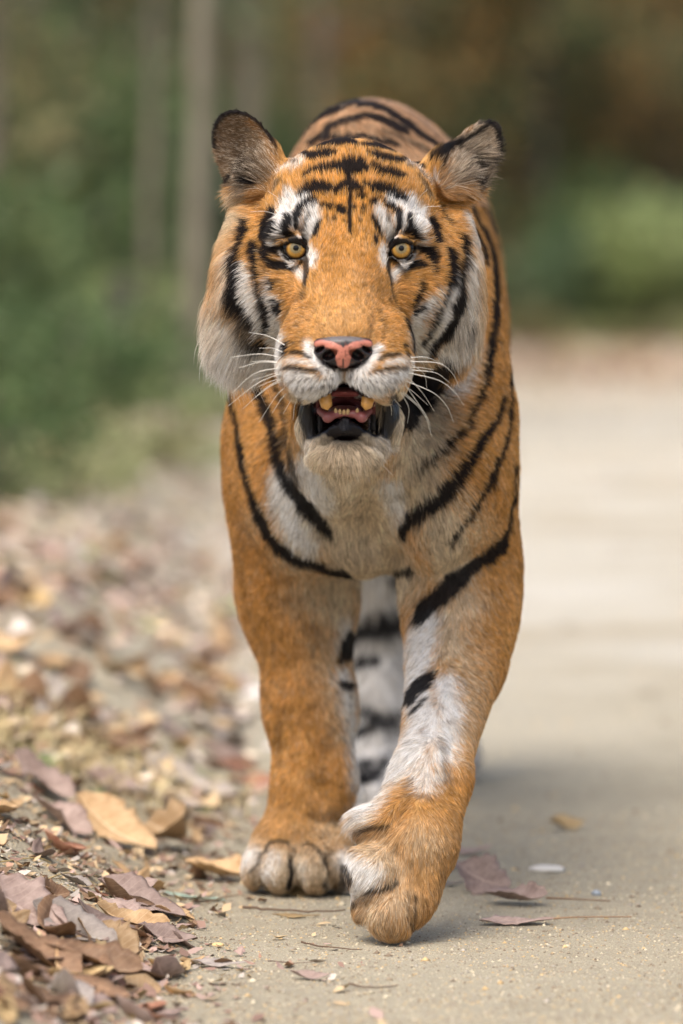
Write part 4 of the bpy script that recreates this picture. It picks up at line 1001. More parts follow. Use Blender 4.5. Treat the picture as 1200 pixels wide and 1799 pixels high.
def leaf_mat(name, c1, c2, vein, rough=.6):
    m = bpy.data.materials.new(name); m.use_nodes = True; nt = m.node_tree; N = nt.nodes; Lk = nt.links
    b = N['Principled BSDF']; b.inputs['Roughness'].default_value = rough; b.inputs['Specular IOR Level'].default_value = .3
    tc = N.new('ShaderNodeTexCoord'); n = N.new('ShaderNodeTexNoise'); n.inputs['Scale'].default_value = 60; n.inputs['Detail'].default_value = 8; n.inputs['Roughness'].default_value = .7
    Lk.new(tc.outputs['Object'], n.inputs['Vector'])
    r = N.new('ShaderNodeValToRGB'); e = r.color_ramp.elements; e[0].position = .35; e[0].color = (*c1, 1); e[1].position = .65; e[1].color = (*c2, 1)
    Lk.new(n.outputs['Fac'], r.inputs[0])
    at = N.new('ShaderNodeAttribute'); at.attribute_name = 'luv'; sp = N.new('ShaderNodeSeparateColor'); Lk.new(at.outputs['Color'], sp.inputs[0])
    def mth(op, a, bb=None, c=None):
        x = N.new('ShaderNodeMath'); x.operation = op
        for i, s_ in enumerate((a, bb, c)):
            if s_ is None: continue
            if isinstance(s_, (int, float)): x.inputs[i].default_value = s_
            else: Lk.new(s_, x.inputs[i])
        return x.outputs[0]
    v = mth('ABSOLUTE', mth('SUBTRACT', sp.outputs['Green'], .5))
    mid = mth('LESS_THAN', v, .03)
    side = mth('LESS_THAN', mth('FRACT', mth('MULTIPLY', mth('SUBTRACT', sp.outputs['Red'], mth('MULTIPLY', v, .35)), 11.0)), .13)
    vv = mth('MAXIMUM', mid, mth('MULTIPLY', side, .45))
    mx = N.new('ShaderNodeMix'); mx.data_type = 'RGBA'; Lk.new(vv, mx.inputs[0]); Lk.new(r.outputs[0], mx.inputs[6]); mx.inputs[7].default_value = (*vein, 1)
    oi = N.new('ShaderNodeObjectInfo'); hs = N.new('ShaderNodeHueSaturation')
    mr = N.new('ShaderNodeMapRange'); mr.inputs['To Min'].default_value = .55; mr.inputs['To Max'].default_value = 1.1
    Lk.new(oi.outputs['Random'], mr.inputs['Value']); Lk.new(mr.outputs[0], hs.inputs['Value']); Lk.new(mx.outputs[2], hs.inputs['Color'])
    Lk.new(hs.outputs[0], b.inputs['Base Color'])
    bp = N.new('ShaderNodeBump'); bp.inputs['Strength'].default_value = .5; bp.inputs['Distance'].default_value = .001
    Lk.new(mth('ADD', n.outputs['Fac'], mth('MULTIPLY', vv, .6)), bp.inputs['Height']); Lk.new(bp.outputs[0], b.inputs['Normal'])
    return m
LM = {'mauve': leaf_mat('leaf_mauve', (.25, .175, .15), (.42, .32, .28), (.48, .37, .32)),
      'tan': leaf_mat('leaf_tan', (.40, .25, .12), (.56, .39, .22), (.62, .47, .30)),
      'brown': leaf_mat('leaf_brown', (.15, .085, .05), (.28, .17, .10), (.34, .24, .15)),
      'grey': leaf_mat('leaf_grey', (.26, .22, .20), (.42, .37, .33), (.46, .42, .37)),
      'ochre': leaf_mat('leaf_ochre', (.42, .27, .12), (.56, .42, .22), (.60, .46, .24)),
      'pale green': leaf_mat('leaf_green', (.30, .42, .34), (.42, .52, .42), (.5, .58, .48)),
      'red': leaf_mat('leaf_red', (.24, .10, .06), (.36, .19, .12), (.42, .26, .18))}
def place(o, X, Y, z, rz, rx=0, ry=0, s=1.0, tilt=True):
    e = .02
    nx_, ny_ = (gzs(X-e, Y)-gzs(X+e, Y))/(2*e), (gzs(X, Y-e)-gzs(X, Y+e))/(2*e)
    nrm = Vector((nx_, ny_, 1)).normalized()
    q = Vector((0, 0, 1)).rotation_difference(nrm) @ Matrix.Rotation(rz, 3, 'Z').to_quaternion() @ Matrix.Rotation(rx, 3, 'X').to_quaternion() @ Matrix.Rotation(ry, 3, 'Y').to_quaternion()
    o.rotation_mode = 'QUATERNION'; o.rotation_quaternion = q; o.location = (X, Y, z); o.scale = (s, s, s)
def px_len(px_, Y): return px_*Y/FPX
# name, px, py, length px, width share, colour, rz, rx, ry, curl, fold, label
HERO = [
 (200, 1480, 165, .50, 'tan', -.5, .50, .10, .28, .30, 'large tan dry leaf lying tilted on the left bank, pointing down right'),
 (318, 1500, 150, .55, 'tan', -1.0, .75, -.25, .55, .45, 'curled tan dry leaf standing up on edge right of the large tan leaf'),
 (388, 1548, 120, .50, 'tan', -.35, .35, .05, .3, .35, 'crumpled pale brown leaf touching the planted fore paw on its left'),
 (105, 1450, 110, .55, 'mauve', .1, .3, 0, .2, .25, 'mauve dry leaf on the bank left of the large tan leaf'),
 (245, 1598, 150, .62, 'mauve', -.15, .18, .03, .15, .2, 'broad mauve leaf lying flat with a pale chip on it, below the bank'),
 (215, 1622, 110, .5, 'mauve', -.7, .22, .05, .2, .3, 'narrow mauve leaf overlapping the broad mauve leaf from below'),
 (336, 1581, 108, .26, 'pale green', -.12, .05, 0, .08, .1, 'flat pale green leaf on the litter below the planted paw'),
 (40, 1615, 150, .55, 'mauve', -.2, .35, .1, .3, .3, 'brownish mauve leaf with a dark curled tip at the left edge'),
 (88, 1580, 70, .6, 'brown', .8, .3, .1, .4, .4, 'small dark brown curled leaf above the left edge leaf'),
 (190, 1680, 140, .48, 'tan', -.6, .30, .1, .25, .35, 'tan leaf with a lighter tip in the lower left litter pile'),
 (128, 1650, 150, .5, 'grey', -.3, .4, .1, .3, .3, 'greyish leaf on top of the lower left litter pile'),
 (150, 1715, 175, .5, 'brown', .15, .35, -.1, .3, .4, 'dark brown leaf at the bottom of the litter pile by the left edge'),
 (55, 1690, 170, .55, 'brown', -.2, .3, .05, .3, .3, 'brown leaf in the lower left corner'),
 (225, 1640, 120, .42, 'tan', .12, .5, .1, .5, .45, 'arched light brown leaf in the middle of the litter pile'),
 (290, 1655, 95, .4, 'mauve', .1, .25, 0, .3, .3, 'thin mauve leaf at the right end of the litter pile'),
 (850, 1568, 95, .75, 'mauve', -.6, .55, .35, .30, .2, 'pinkish leaf propped up right of the lifted paw'),
 (908, 1590, 100, .5, 'mauve', -.25, .30, 0, .25, .35, 'pinkish leaf with a long stalk right of the lifted paw'),
 (908, 1625, 120, .34, 'mauve', -.05, .06, 0, .1, .15, 'flat mauve leaf below the stalked leaf'),
 (822, 1502, 75, .36, 'mauve', 0, .2, 0, .3, .2, 'small mauve leaf behind the lifted paw on the right'),
 (795, 1528, 50, .45, 'mauve', .1, .3, .1, .4, .3, 'little pink leaf just behind the lifted paw'),
 (785, 1557, 60, .3, 'grey', 0, .1, 0, .2, .2, 'small grey leaf at the heel of the lifted paw'),
 (995, 1458, 60, .6, 'ochre', .2, .3, .1, .3, .2, 'single orange tan leaf on the bare track at the right'),
 (385, 1698, 85, .42, 'grey', -.05, .06, 0, .1, .1, 'flat purplish grey leaf alone on the sand below the tiger'),
 (520, 1574, 100, .26, 'ochre', -.05, .1, 0, .15, .2, 'flat orange leaf in front of the planted paw'),
 (470, 1546, 60, .4, 'tan', -.3, .3, .1, .3, .3, 'small tan leaf in front of the outer toe of the planted paw'),
 (520, 1613, 75, .24, 'ochre', 0, .03, 0, .05, .05, 'flat orange leaf flake between the two fore paws and the camera'),
 (330, 1395, 190, .36, 'grey', -.65, .3, .1, .25, .35, 'long pale grey leaf on the bank behind the curled leaf'),
 (70, 1385, 120, .6, 'mauve', -.25, .35, .1, .3, .3, 'rounded mauve leaf beside the dry grass tuft'),
 (190, 1385, 90, .5, 'mauve', .1, .3, 0, .3, .3, 'pinkish leaf right of the dry grass tuft'),
 (405, 1355, 110, .3, 'red', -.6, .3, 0, .2, .3, 'reddish brown leaf on the track left of the standing foreleg'),
 (445, 1385, 90, .35, 'red', -.4, .3, 0, .2, .3, 'reddish brown leaf touching the outline of the standing foreleg'),
 (545, 1722, 65, .3, 'mauve', -.2, .15, 0, .3, .3, 'torn brownish leaf scrap on the sand at the bottom edge'),
 (130, 1555, 60, .5, 'grey', .5, .2, 0, .2, .2, 'small grey leaf on the bare earth of the bank'),
 (168, 1600, 60, .5, 'red', -.8, .3, 0, .3, .3, 'small red brown leaf left of the broad mauve leaf'),
 (232, 1545, 80, .35, 'tan', .0, .15, 0, .2, .2, 'thin tan leaf lying below the large tan leaf'),
 (300, 1610, 60, .45, 'tan', .4, .2, 0, .3, .3, 'small tan leaf at the right of the broad mauve leaf'),
]
for k, (px_, py_, Lp, ws, colr, rz, rx, ry, curl, fold, lab) in enumerate(HERO):
    X, Y, z = on_ground(px_, py_)
    Lm = px_len(Lp, Y)*1.12; 
    lm = leaf_mesh('dry_leaf', Lm, Lm*ws, curl, fold, .4, 100+k, LM[colr], 18, 8, .10, True, .35)
    o = obj('dry_leaf', lm); place(o, X, Y, z+.002+abs(math.sin(rx))*Lm*ws*.42, rz, rx, ry)
    tag(o, lab, 'leaf')
    if 'stalk' in lab:
        sv, sf = tube(spline([(Lm*.48, 0, .004), (Lm*.8, -.004, .006), (Lm*1.5, -.002, .004)], 5), .0016, .0009, 6)
        so = obj('stalk', mesh_np('stalk', sv, sf, True, LM['brown']), o)
# a few hundred leaves one by one, the ones that show largest
KIND = [('mauve', .30), ('tan', .22), ('brown', .24), ('grey', .12), ('ochre', .05), ('red', .06)]
protos = {}
for i, (c_, _) in enumerate(KIND):
    protos[c_] = [leaf_mesh('dry_leaf', .085, .085*w_, cu_, fo_, tw_, 300+i*10+j, LM[c_], 8, 4) for j, (w_, cu_, fo_, tw_) in enumerate(((.5, .3, .3, .3), (.6, .15, .2, .1), (.4, .5, .45, .5), (.55, .7, .2, .8)))]
lr = np.random.default_rng(21)
def leaf_label(c_, s_, py_, px_):
    sz = 'tiny' if s_ < .36 else 'small' if s_ < .6 else 'palm-sized' if s_ < 1.1 else 'large'
    if py_ > 1640: w = 'in the lower left litter pile' if px_ < 200 else 'at the edge of the lower left pile'
    elif py_ > 1500: w = 'on the earth bank beside the broad mauve leaf' if px_ < 240 else 'on the litter strip left of the planted paw'
    elif py_ > 1330: w = 'beside the straw grass tuft on the bank' if px_ < 200 else 'on the verge left of the standing foreleg'
    elif py_ > 1150: w = 'in the litter just behind the straw grass' if px_ < 220 else 'blurred, near the round brown clod'
    elif py_ > 1000: w = 'strongly blurred, halfway back on the left verge'
    else: w = 'fully blurred, near the bushes on the left verge'
    return '%s %s dry leaf %s' % (sz, {'mauve': 'mauve', 'tan': 'tan', 'brown': 'dark brown', 'grey': 'pale grey', 'ochre': 'yellow ochre', 'red': 'rust red'}[c_], w)
def leaf_spot(near):
    while True:
        if near:
            px_ = lr.uniform(-20, 470); py_ = lr.uniform(1330, 1800)
            if lr.random() < .2: px_ = lr.uniform(-20, 240); py_ = lr.uniform(1590, 1800)
            if px_ > 340+max(0, (1560-py_))*.55: 
                continue
            if 1440 < py_ < 1600 and px_ < 150 and lr.random() < .75: continue     # bare earth on the bank
            if py_ < 1560 and 150 < px_ < 320 and lr.random() < .5: continue
        else:
            px_ = lr.uniform(-20, 440); py_ = lr.uniform(905, 1340)
            if px_ > 440-(py_-900)*.05: continue
        X, Y, z = on_ground(px_, py_)
        if math.hypot(X-.06, Y-5.97) < .1 or math.hypot(X+.06, Y-6.45) < .1: continue
        return X, Y, z, px_, py_
def scatter_leaf(X, Y, z, s, c_, lab, grp):
    o = bpy.data.objects.new('dry_leaf', protos[c_][lr.integers(4)]); link(o)
    place(o, X, Y, z+.003*s, lr.uniform(0, 6.28), lr.normal()*.28, lr.normal()*.22, s); tag(o, lab, 'leaf', grp)
names_ = [k for k, _ in KIND]; pr_ = np.array([v for _, v in KIND])
for i in range(262):
    near = i < 150
    X, Y, z, px_, py_ = leaf_spot(near)
    c_ = names_[lr.choice(len(names_), p=pr_/pr_.sum())]
    s_ = ((lr.choice([.28, .45, .75], p=[.45, .35, .20]) if not (py_ > 1590 and px_ < 260) else lr.uniform(.4, 1.1)) if near else lr.uniform(.8, 1.5))*lr.uniform(.8, 1.2)
    lb_ = leaf_label(c_, s_, py_, px_); scatter_leaf(X, Y, z, s_, c_, lb_, lb_.replace('leaf', 'leaves'))
def joined(name, items, m, lab, colors=None):
    """items: list of (V, F) already in world space"""
    Vs = []; Fs = []; n = 0; Cs = []
    for i, (V, F) in enumerate(items):
        Vs.append(V); Fs.append(np.asarray(F)+n); n += len(V)
        if colors is not None: Cs.append(np.repeat(colors[i][None], len(V), 0))
    me = mesh_np(name, np.vstack(Vs), np.vstack(Fs), False, m)
    if colors is not None: add_col(me, np.vstack(Cs))
    o = obj(name, me); tag(o, lab, kind='stuff'); return o
# crumbs, leaf fragments and far litter: nobody could count them
def cards(n, X, Y, Z, size, asp, tiltsd, seed, bend=.25):
    r_ = np.random.default_rng(seed)
    a = r_.uniform(0, 6.283, n); t1 = r_.normal(0, tiltsd, n); t2 = r_.normal(0, tiltsd, n)
    ux = np.stack([np.cos(a), np.sin(a), t1], 1); uy = np.stack([-np.sin(a), np.cos(a), t2], 1)
    ux /= np.linalg.norm(ux, axis=1, keepdims=True); uy /= np.linalg.norm(uy, axis=1, keepdims=True); nn = np.cross(ux, uy)
    s = size[:, None]; w = (size*asp)[:, None]; c = np.stack([X, Y, Z], 1)
    c[:, 2] += size*.25*np.abs(t1)+size*asp*.3*np.abs(t2)+.0015
    b = (bend*size*r_.uniform(-.3, 1, n))[:, None]
    # six-cornered bent blade: two quads
    V = np.stack([c-ux*s*.5+nn*b, c-uy*w*.5-ux*s*.1, c+ux*s*.12-uy*w*.42, c+ux*s*.5+nn*b, c+ux*s*.08+uy*w*.45, c-ux*s*.15+uy*w*.5], 1)
    F = np.array([(0, 1, 4, 5), (1, 2, 3, 4)])
    FF = (np.arange(n)[:, None, None]*6+F[None]).reshape(-1, 4)
    return V.reshape(-1, 3), FF
PAL = np.array([(.40, .29, .25), (.28, .18, .14), (.50, .38, .23), (.20, .13, .08), (.46, .41, .36), (.44, .33, .20), (.32, .20, .14), (.62, .53, .40), (.40, .32, .27), (.58, .50, .42)])
def litter(name, n, sampler, s0, s1, lab, seed, tiltsd=.3, asp=(.35, .8), green=.0):
    r_ = np.random.default_rng(seed); X, Y = sampler(n, r_); Z = gz(X, Y)
    size = s0*(s1/s0)**r_.random(n)
    V, F = cards(n, X, Y, Z, size, r_.uniform(*asp, n), tiltsd, seed)
    me = mesh_np(name, V, F, False, M_LIT)
    pal_ = PAL[:7] if name == 'leaf_crumbs' else PAL
    if name == 'leaf_litter': pal_ = pal_*1.2
    c = pal_[r_.integers(len(pal_), size=n)]*r_.uniform(.75, 1.3, n)[:, None]
    g = r_.random(n) < green; c[g] = np.array((.18, .24, .08))*r_.uniform(.7, 1.4, g.sum())[:, None]
    add_col(me, np.repeat(c, 6, 0)); o = obj(name, me); tag(o, lab, kind='stuff'); return o
M_LIT = mat('litter', rough=.75, attr='col', spec=.25)
def near_s(n, r_):
    Y = r_.uniform(4.8, 7.6, n*6); X = r_.uniform(-.7, .05, n*6)
    P = np.stack([X, Y, 0*X], 1); d = track_edge(Y)-X+.05*fbm(P, 6, 2, 5)
    pr = (smooth(-.10, .10, d)*.9+.03)*(.30+.7*smooth(-.15, .35, fbm(P, 4.5, 2, 6)+.3*(Y < 5.95)))
    k = np.nonzero(r_.random(n*6) < pr)[0][:n]; return X[k].copy(), Y[k].copy()
def fixn(s):
    def f(n, r_):
        X, Y = s(n, r_)
        while len(X) < n:
            a, b = s(n, r_); X = np.concatenate([X, a]); Y = np.concatenate([Y, b])
        return X[:n], Y[:n]
    return f
litter('leaf_crumbs', 9000, fixn(near_s), .004, .028, 'dry leaf crumbs and broken bits strewn over the left bank', 31, .35)
def mid_s(n, r_):
    Y = 7.4+(26-7.4)*r_.random(n*4)**1.5; X = track_edge(Y)+.15-r_.random(n*4)**1.2*(1.2+.12*Y)
    P = np.stack([X, Y, 0*X], 1); pr = smooth(-.1, .15, track_edge(Y)-X+.1*fbm(P, 3, 2, 7))*(.35+.65*smooth(-.2, .3, fbm(P, 2.2, 2, 8)))+.04
    k = np.nonzero(r_.random(n*4) < pr)[0][:n]; return X[k].copy(), Y[k].copy()
litter('leaf_litter', 9000, fixn(mid_s), .02, .08, 'blurred dry leaf litter covering the left verge behind the tiger', 32, .2, green=.05)
def trk_s(n, r_):
    Y = 9.5+70*r_.random(n)**.7; X = r_.uniform(-.5, 1, n)*(.10*Y); return X, Y
litter('track_leaves', 1100, trk_s, .03, .09, 'few stray dry leaves blurred along the pale track', 33, .2, green=.02)
def far_s(n, r_): return r_.uniform(-5.5, 7, n), r_.uniform(34, 70, n)
litter('far_litter', 9000, far_s, .06, .2, 'brown fallen leaves at the far end of the track', 34, .3)
# grit: tiny stones
def grit(name, n, xr, yr, s0, s1, seed, lab):
    r_ = np.random.default_rng(seed); X = r_.uniform(*xr, n); Y = yr[0]+(yr[1]-yr[0])*r_.random(n)**1.3; Z = gz(X, Y); s = s0*(s1/s0)**(r_.random(n)**2.2)
    base = np.array([(1, 0, 0), (0, 1, 0), (-1, 0, 0), (0, -1, 0), (0, 0, .7), (0, 0, -.4)])
    V = base[None]*s[:, None, None]*r_.uniform(.6, 1.2, (n, 6, 1)); a = r_.uniform(0, 6.28, n)
    x = V[..., 0]*np.cos(a)[:, None]-V[..., 1]*np.sin(a)[:, None]; y = V[..., 0]*np.sin(a)[:, None]+V[..., 1]*np.cos(a)[:, None]
    V = np.stack([x+X[:, None], y+Y[:, None], V[..., 2]+Z[:, None]], -1)
    F = np.array([(0, 1, 4), (1, 2, 4), (2, 3, 4), (3, 0, 4), (1, 0, 5), (2, 1, 5), (3, 2, 5), (0, 3, 5)])
    FF = (np.arange(n)[:, None, None]*6+F[None]).reshape(-1, 3)
    me = mesh_np(name, V.reshape(-1, 3), FF, True, M_LIT)
    pal = np.array([(.50, .44, .32), (.62, .55, .40), (.34, .28, .20), (.58, .42, .22), (.42, .38, .32), (.22, .17, .12)])
    add_col(me, np.repeat(pal[r_.integers(6, size=n)]*r_.uniform(.8, 1.2, n)[:, None], 6, 0)); o = obj(name, me); tag(o, lab, kind='stuff')
grit('grit', 60000, (-.6, .62), (5.3, 7.4), .0007, .0030, 41, 'coarse sand grains and tiny stones on the track surface')
grit('gravel', 1500, (-.7, .9), (5.4, 9.5), .0025, .008, 42, 'small pebbles scattered on the track surface')

# single stones, clods, twigs
def stone(px_, py_, wpx, hpx, c_, lab, name='pebble', cat='pebble', seed=0, rough=.8):
    X, Y, z = on_ground(px_, py_); w_ = px_len(wpx, Y)/2; h_ = px_len(hpx, Y)/2
    V, F, U = sphere_vf((0, 0, 0), 1, 14, 10)
    V = V*(1+.22*fbm(V*1.0+seed, 1.6, 2, seed))[:, None]*np.array((w_, w_*.8, h_))
    o = obj(name, mesh_np(name, V, F, True, mat(name+'_surface', c_, rough, spec=.3)), None, (X, Y, z+h_*.45)); tag(o, lab, cat)
stone(962, 1531, 62, 16, (.62, .60, .55), 'flat whitish pebble on the sand above the pink leaves', seed=1)
stone(1048, 1573, 18, 14, (.30, .34, .38), 'small blue grey pebble at the right', seed=2)
stone(407, 1216, 38, 34, (.32, .21, .09), 'round brown clod blurred left of the standing foreleg', 'clod', 'clod', 3, .95)
stone(450, 1230, 56, 30, (.66, .63, .60), 'pale stone beside the round brown clod', seed=4)
stone(461, 1559, 20, 14, (.55, .50, .42), 'small round pebble under the leaf at the planted paw', seed=5)
stone(520, 1566, 14, 10, (.66, .50, .30), 'tiny yellowish stone touching the toes of the planted paw', seed=6)
stone(705, 1662, 7, 7, (.60, .36, .22), 'tiny orange grain just below the lifted paw', seed=7)
stone(383, 1662, 22, 9, (.66, .50, .25), 'yellow pebble on the sand left of centre', seed=8)
def twig(pp, r_, lab, c_=(.13, .085, .055), r1=None, lift=.003):
    pts = []
    for px_, py_ in pp:
        X, Y, z = on_ground(px_, py_); pts.append((X, Y, z+lift+r_))
    pts = np.array(spline(pts, 5)); o0 = pts[0].copy(); pts += np.random.default_rng(int(pp[0][0])).normal(0, r_*.35, pts.shape)
    V, F = tube(pts-o0, r_, r1 or r_*.5, 6)
    o = obj('twig', mesh_np('twig', V, F, True, mat('twig_bark', c_, .85)), None, o0); tag(o, lab, 'twig')
twig([(425, 1601), (470, 1604), (540, 1608), (606, 1606)], .0022, 'long thin dark twig lying in front of the planted paw')
twig([(530, 1661), (570, 1669), (636, 1674)], .0014, 'thin bent dark twig below the lifted paw')
twig([(470, 1694), (520, 1697), (568, 1693)], .0008, 'hair thin twig near the bottom edge of the picture')
twig([(330, 1440), (370, 1446), (440, 1468)], .0022, 'brown twig on the verge left of the standing foreleg', (.17, .10, .07))
twig([(612, 1735), (650, 1742), (700, 1738)], .0016, 'short dark twig at the bottom edge')
twig([(60, 1560), (120, 1540), (170, 1560)], .0012, 'pale straw stalk on the bare bank', (.50, .38, .18))
twig([(0, 1520), (60, 1512), (90, 1520)], .0010, 'yellow grass stalk on the bank at the left edge', (.55, .42, .18))
twig([(360, 1590), (420, 1578), (455, 1586)], .0012, 'short brown twig under the pale green leaf', (.20, .13, .08))

# dry grass tuft on the bank and a green sprig
def grass(name, n, cx_, cy_, spread, h, c0, c1, seed, lab, cat=None, kind=None, wd=.0011):
    r_ = np.random.default_rng(seed); Vs = []; Fs = []; Cs = []
    X0, Y0, z0 = on_ground(cx_, cy_)
    for i in range(n):
        x = X0+r_.normal()*spread; y = Y0+r_.normal()*spread*1.3; z = gzs(x, y)-.002; a = r_.uniform(0, 6.28); l = h*r_.uniform(.4, 1.2); ln = r_.uniform(.3, 1.3)
        P = [np.array((x+math.cos(a)*l*ln*t*t, y+math.sin(a)*l*ln*t*t, z+l*(t-.55*ln*t*t*.9))) for t in np.linspace(0, 1, 5)]
        u = np.array((-math.sin(a), math.cos(a), .3)); b = 4*0
        for j, p in enumerate(P):
            w_ = wd*(1-.85*j/4); Vs += [p-u*w_, p+u*w_]
        k = len(Vs)-10; Fs += [(k+2*j, k+2*j+1, k+2*j+3, k+2*j+2) for j in range(4)]; c = np.array(c0)+(np.array(c1)-np.array(c0))*r_.random(); Cs += [c]*10
    o0 = np.array((X0, Y0, z0)); me = mesh_np(name, np.array(Vs)-o0, Fs, True, M_LIT); add_col(me, np.array(Cs)); o = obj(name, me, None, o0); tag(o, lab, cat, kind=kind); return o
grass('dry_grass', 620, 105, 1335, .13, .075, (.50, .40, .20), (.62, .54, .34), 51, 'tangle of dry straw coloured grass on the left bank', kind='stuff', wd=.0016)
grass('dry_grass', 220, 60, 1240, .18, .08, (.48, .41, .22), (.40, .37, .20), 52, 'blurred dry grass further up the left bank', kind='stuff')
grass('dry_grass', 300, 380, 1130, .30, .05, (.52, .42, .18), (.42, .38, .16), 55, 'blurred thin dry grass left of the tiger', kind='stuff')
grass('green_sprig', 26, 62, 1352, .010, .05, (.06, .16, .04), (.12, .28, .08), 53, 'small green sprig growing in the dry grass tuft', 'plant', wd=.0022)
grass('green_sprig', 18, 172, 1408, .010, .022, (.07, .18, .05), (.12, .26, .08), 54, 'tiny green seedling on the bank below the straw grass', 'plant', wd=.0026)
# ================================================================== FOREST behind
def foliage_mesh(name, n, lobes, size, cols, seed, hang=.0):
    """n leaf blades spread through the volume of several lobes (cx,cy,cz,rx,ry,rz)"""
    r_ = np.random.default_rng(seed); lb = np.array(lobes); vol = (lb[:, 3]*lb[:, 4]*lb[:, 5])**.8; k = r_.choice(len(lb), n, p=vol/vol.sum())
    d = r_.normal(size=(n, 3)); d /= np.linalg.norm(d, axis=1, keepdims=True); rad = r_.random(n)**(1/2.2)
    c = lb[k, :3]+d*rad[:, None]*lb[k, 3:6]*(1+.25*vnoise(d*1.0+k[:, None], 2.3, seed))[:, None]
    # gaps: leaves sit in sprays
    keep = vnoise(c, 2.6/max(.3, lb[:, 3].mean()), seed+3) > -.25; c = c[keep]; n = len(c); k = k[keep]
    ux = r_.normal(size=(n, 3)); ux[:, 2] -= hang; ux /= np.linalg.norm(ux, axis=1, keepdims=True)
    uy = np.cross(ux, r_.normal(size=(n, 3))); uy /= np.linalg.norm(uy, axis=1, keepdims=True); nn = np.cross(ux, uy)
    s = (size*r_.uniform(.6, 1.3, n))[:, None]
    V = np.stack([c-ux*s*.5, c-uy*s*.28+nn*s*.06, c+ux*s*.5-nn*s*.08, c+uy*s*.28+nn*s*.06], 1).reshape(-1, 3)
    F = np.arange(n*4).reshape(-1, 4)
    cc = np.array(cols); ci = (vnoise(c, 1.1, seed+9)*.5+.5+r_.normal(0, .2, n)).clip(0, .999)*len(cc)
    C = 1.22*cc[ci.astype(int)]*r_.uniform(.75, 1.25, n)[:, None]
    me = mesh_np(name, V, F, False, M_LEAF); add_col(me, np.repeat(C, 4, 0)); return me
M_LEAF = bpy.data.materials.new('foliage'); M_LEAF.use_nodes = True
_nt = M_LEAF.node_tree; _b = _nt.nodes['Principled BSDF']; _a = _nt.nodes.new('ShaderNodeAttribute'); _a.attribute_name = 'col'
_nt.links.new(_a.outputs['Color'], _b.inputs['Base Color']); _b.inputs['Roughness'].default_value = .6; _b.inputs['Specular IOR Level'].default_value = .3
_t = _nt.nodes.new('ShaderNodeBsdfTranslucent'); _nt.links.new(_a.outputs['Color'], _t.inputs['Color']); _m = _nt.nodes.new('ShaderNodeMixShader'); _m.inputs[0].default_value = .3
_nt.links.new(_b.outputs[0], _m.inputs[1]); _nt.links.new(_t.outputs[0], _m.inputs[2]); _nt.links.new(_m.outputs[0], _nt.nodes['Material Output'].inputs['Surface'])
def bark_mat(name, c1, c2):
    m = bpy.data.materials.new(name); m.use_nodes = True; nt = m.node_tree; N = nt.nodes; b = N['Principled BSDF']; b.inputs['Roughness'].default_value = .9
    tc = N.new('ShaderNodeTexCoord'); mp = N.new('ShaderNodeMapping'); mp.inputs['Scale'].default_value = (9, 9, 2); n = N.new('ShaderNodeTexNoise'); n.inputs['Scale'].default_value = 2; n.inputs['Detail'].default_value = 6
    r = N.new('ShaderNodeValToRGB'); e = r.color_ramp.elements; e[0].position = .35; e[0].color = (*c1, 1); e[1].position = .65; e[1].color = (*c2, 1)
    nt.links.new(tc.outputs['Object'], mp.inputs[0]); nt.links.new(mp.outputs[0], n.inputs['Vector']); nt.links.new(n.outputs['Fac'], r.inputs[0]); nt.links.new(r.outputs[0], b.inputs['Base Color'])
    bp = N.new('ShaderNodeBump'); bp.inputs['Strength'].default_value = .7; bp.inputs['Distance'].default_value = .02; nt.links.new(n.outputs['Fac'], bp.inputs['Height']); nt.links.new(bp.outputs[0], b.inputs['Normal'])
    return m
BK_PALE = bark_mat('bark_pale', (.12, .105, .075), (.22, .20, .15)); BK_GREY = bark_mat('bark_grey', (.12, .10, .075), (.24, .21, .165)); BK_DARK = bark_mat('bark_dark', (.025, .022, .02), (.07, .06, .055))
GREEN = [(.07, .115, .045), (.10, .15, .06), (.13, .17, .07), (.085, .12, .06)]
DGREEN = [(.05, .085, .045), (.065, .105, .055), (.085, .12, .06)]
OLIVE = [(.15, .15, .07), (.19, .17, .08), (.11, .12, .06)]
BLUEG = [(.075, .12, .062), (.09, .14, .075), (.11, .14, .07)]
BROWN = [(.28, .165, .06), (.34, .19, .065), (.18, .13, .06), (.13, .11, .06)]
LIME = [(.20, .26, .10), (.26, .31, .14), (.16, .21, .09)]
STRAW = [(.34, .34, .18), (.26, .30, .14), (.40, .38, .24)]
r_t = np.random.default_rng(77)
def branch_tube(p0, p1, r0, r1, bend, seed, n=8, m=8):
    r_ = np.random.default_rng(seed); p0, p1 = np.array(p0, float), np.array(p1, float); off = r_.normal(size=3)*bend; P = []
    for t in np.linspace(0, 1, m+1): P.append(p0+(p1-p0)*t+off*math.sin(math.pi*t)+r_.normal(size=3)*bend*.12)
    P = np.array(P); V = []; F = []
    for j, p in enumerate(P):
        r = r0+(r1-r0)*(j/m); 
        if j == 0: r *= 1.25
        d = P[min(j+1, m)]-P[max(j-1, 0)]; d /= np.linalg.norm(d); u = np.cross(d, (0, 1, .1)); u /= np.linalg.norm(u); v = np.cross(d, u)
        for i in range(n): a = 2*math.pi*i/n; V.append(p+(u*math.cos(a)+v*math.sin(a))*r*(1+.08*math.sin(3*a+j)))
    for j in range(m):
        for i in range(n): a = j*n+i; b = j*n+(i+1) % n; F.append((a, b, b+n, a+n))
    return V, F, P
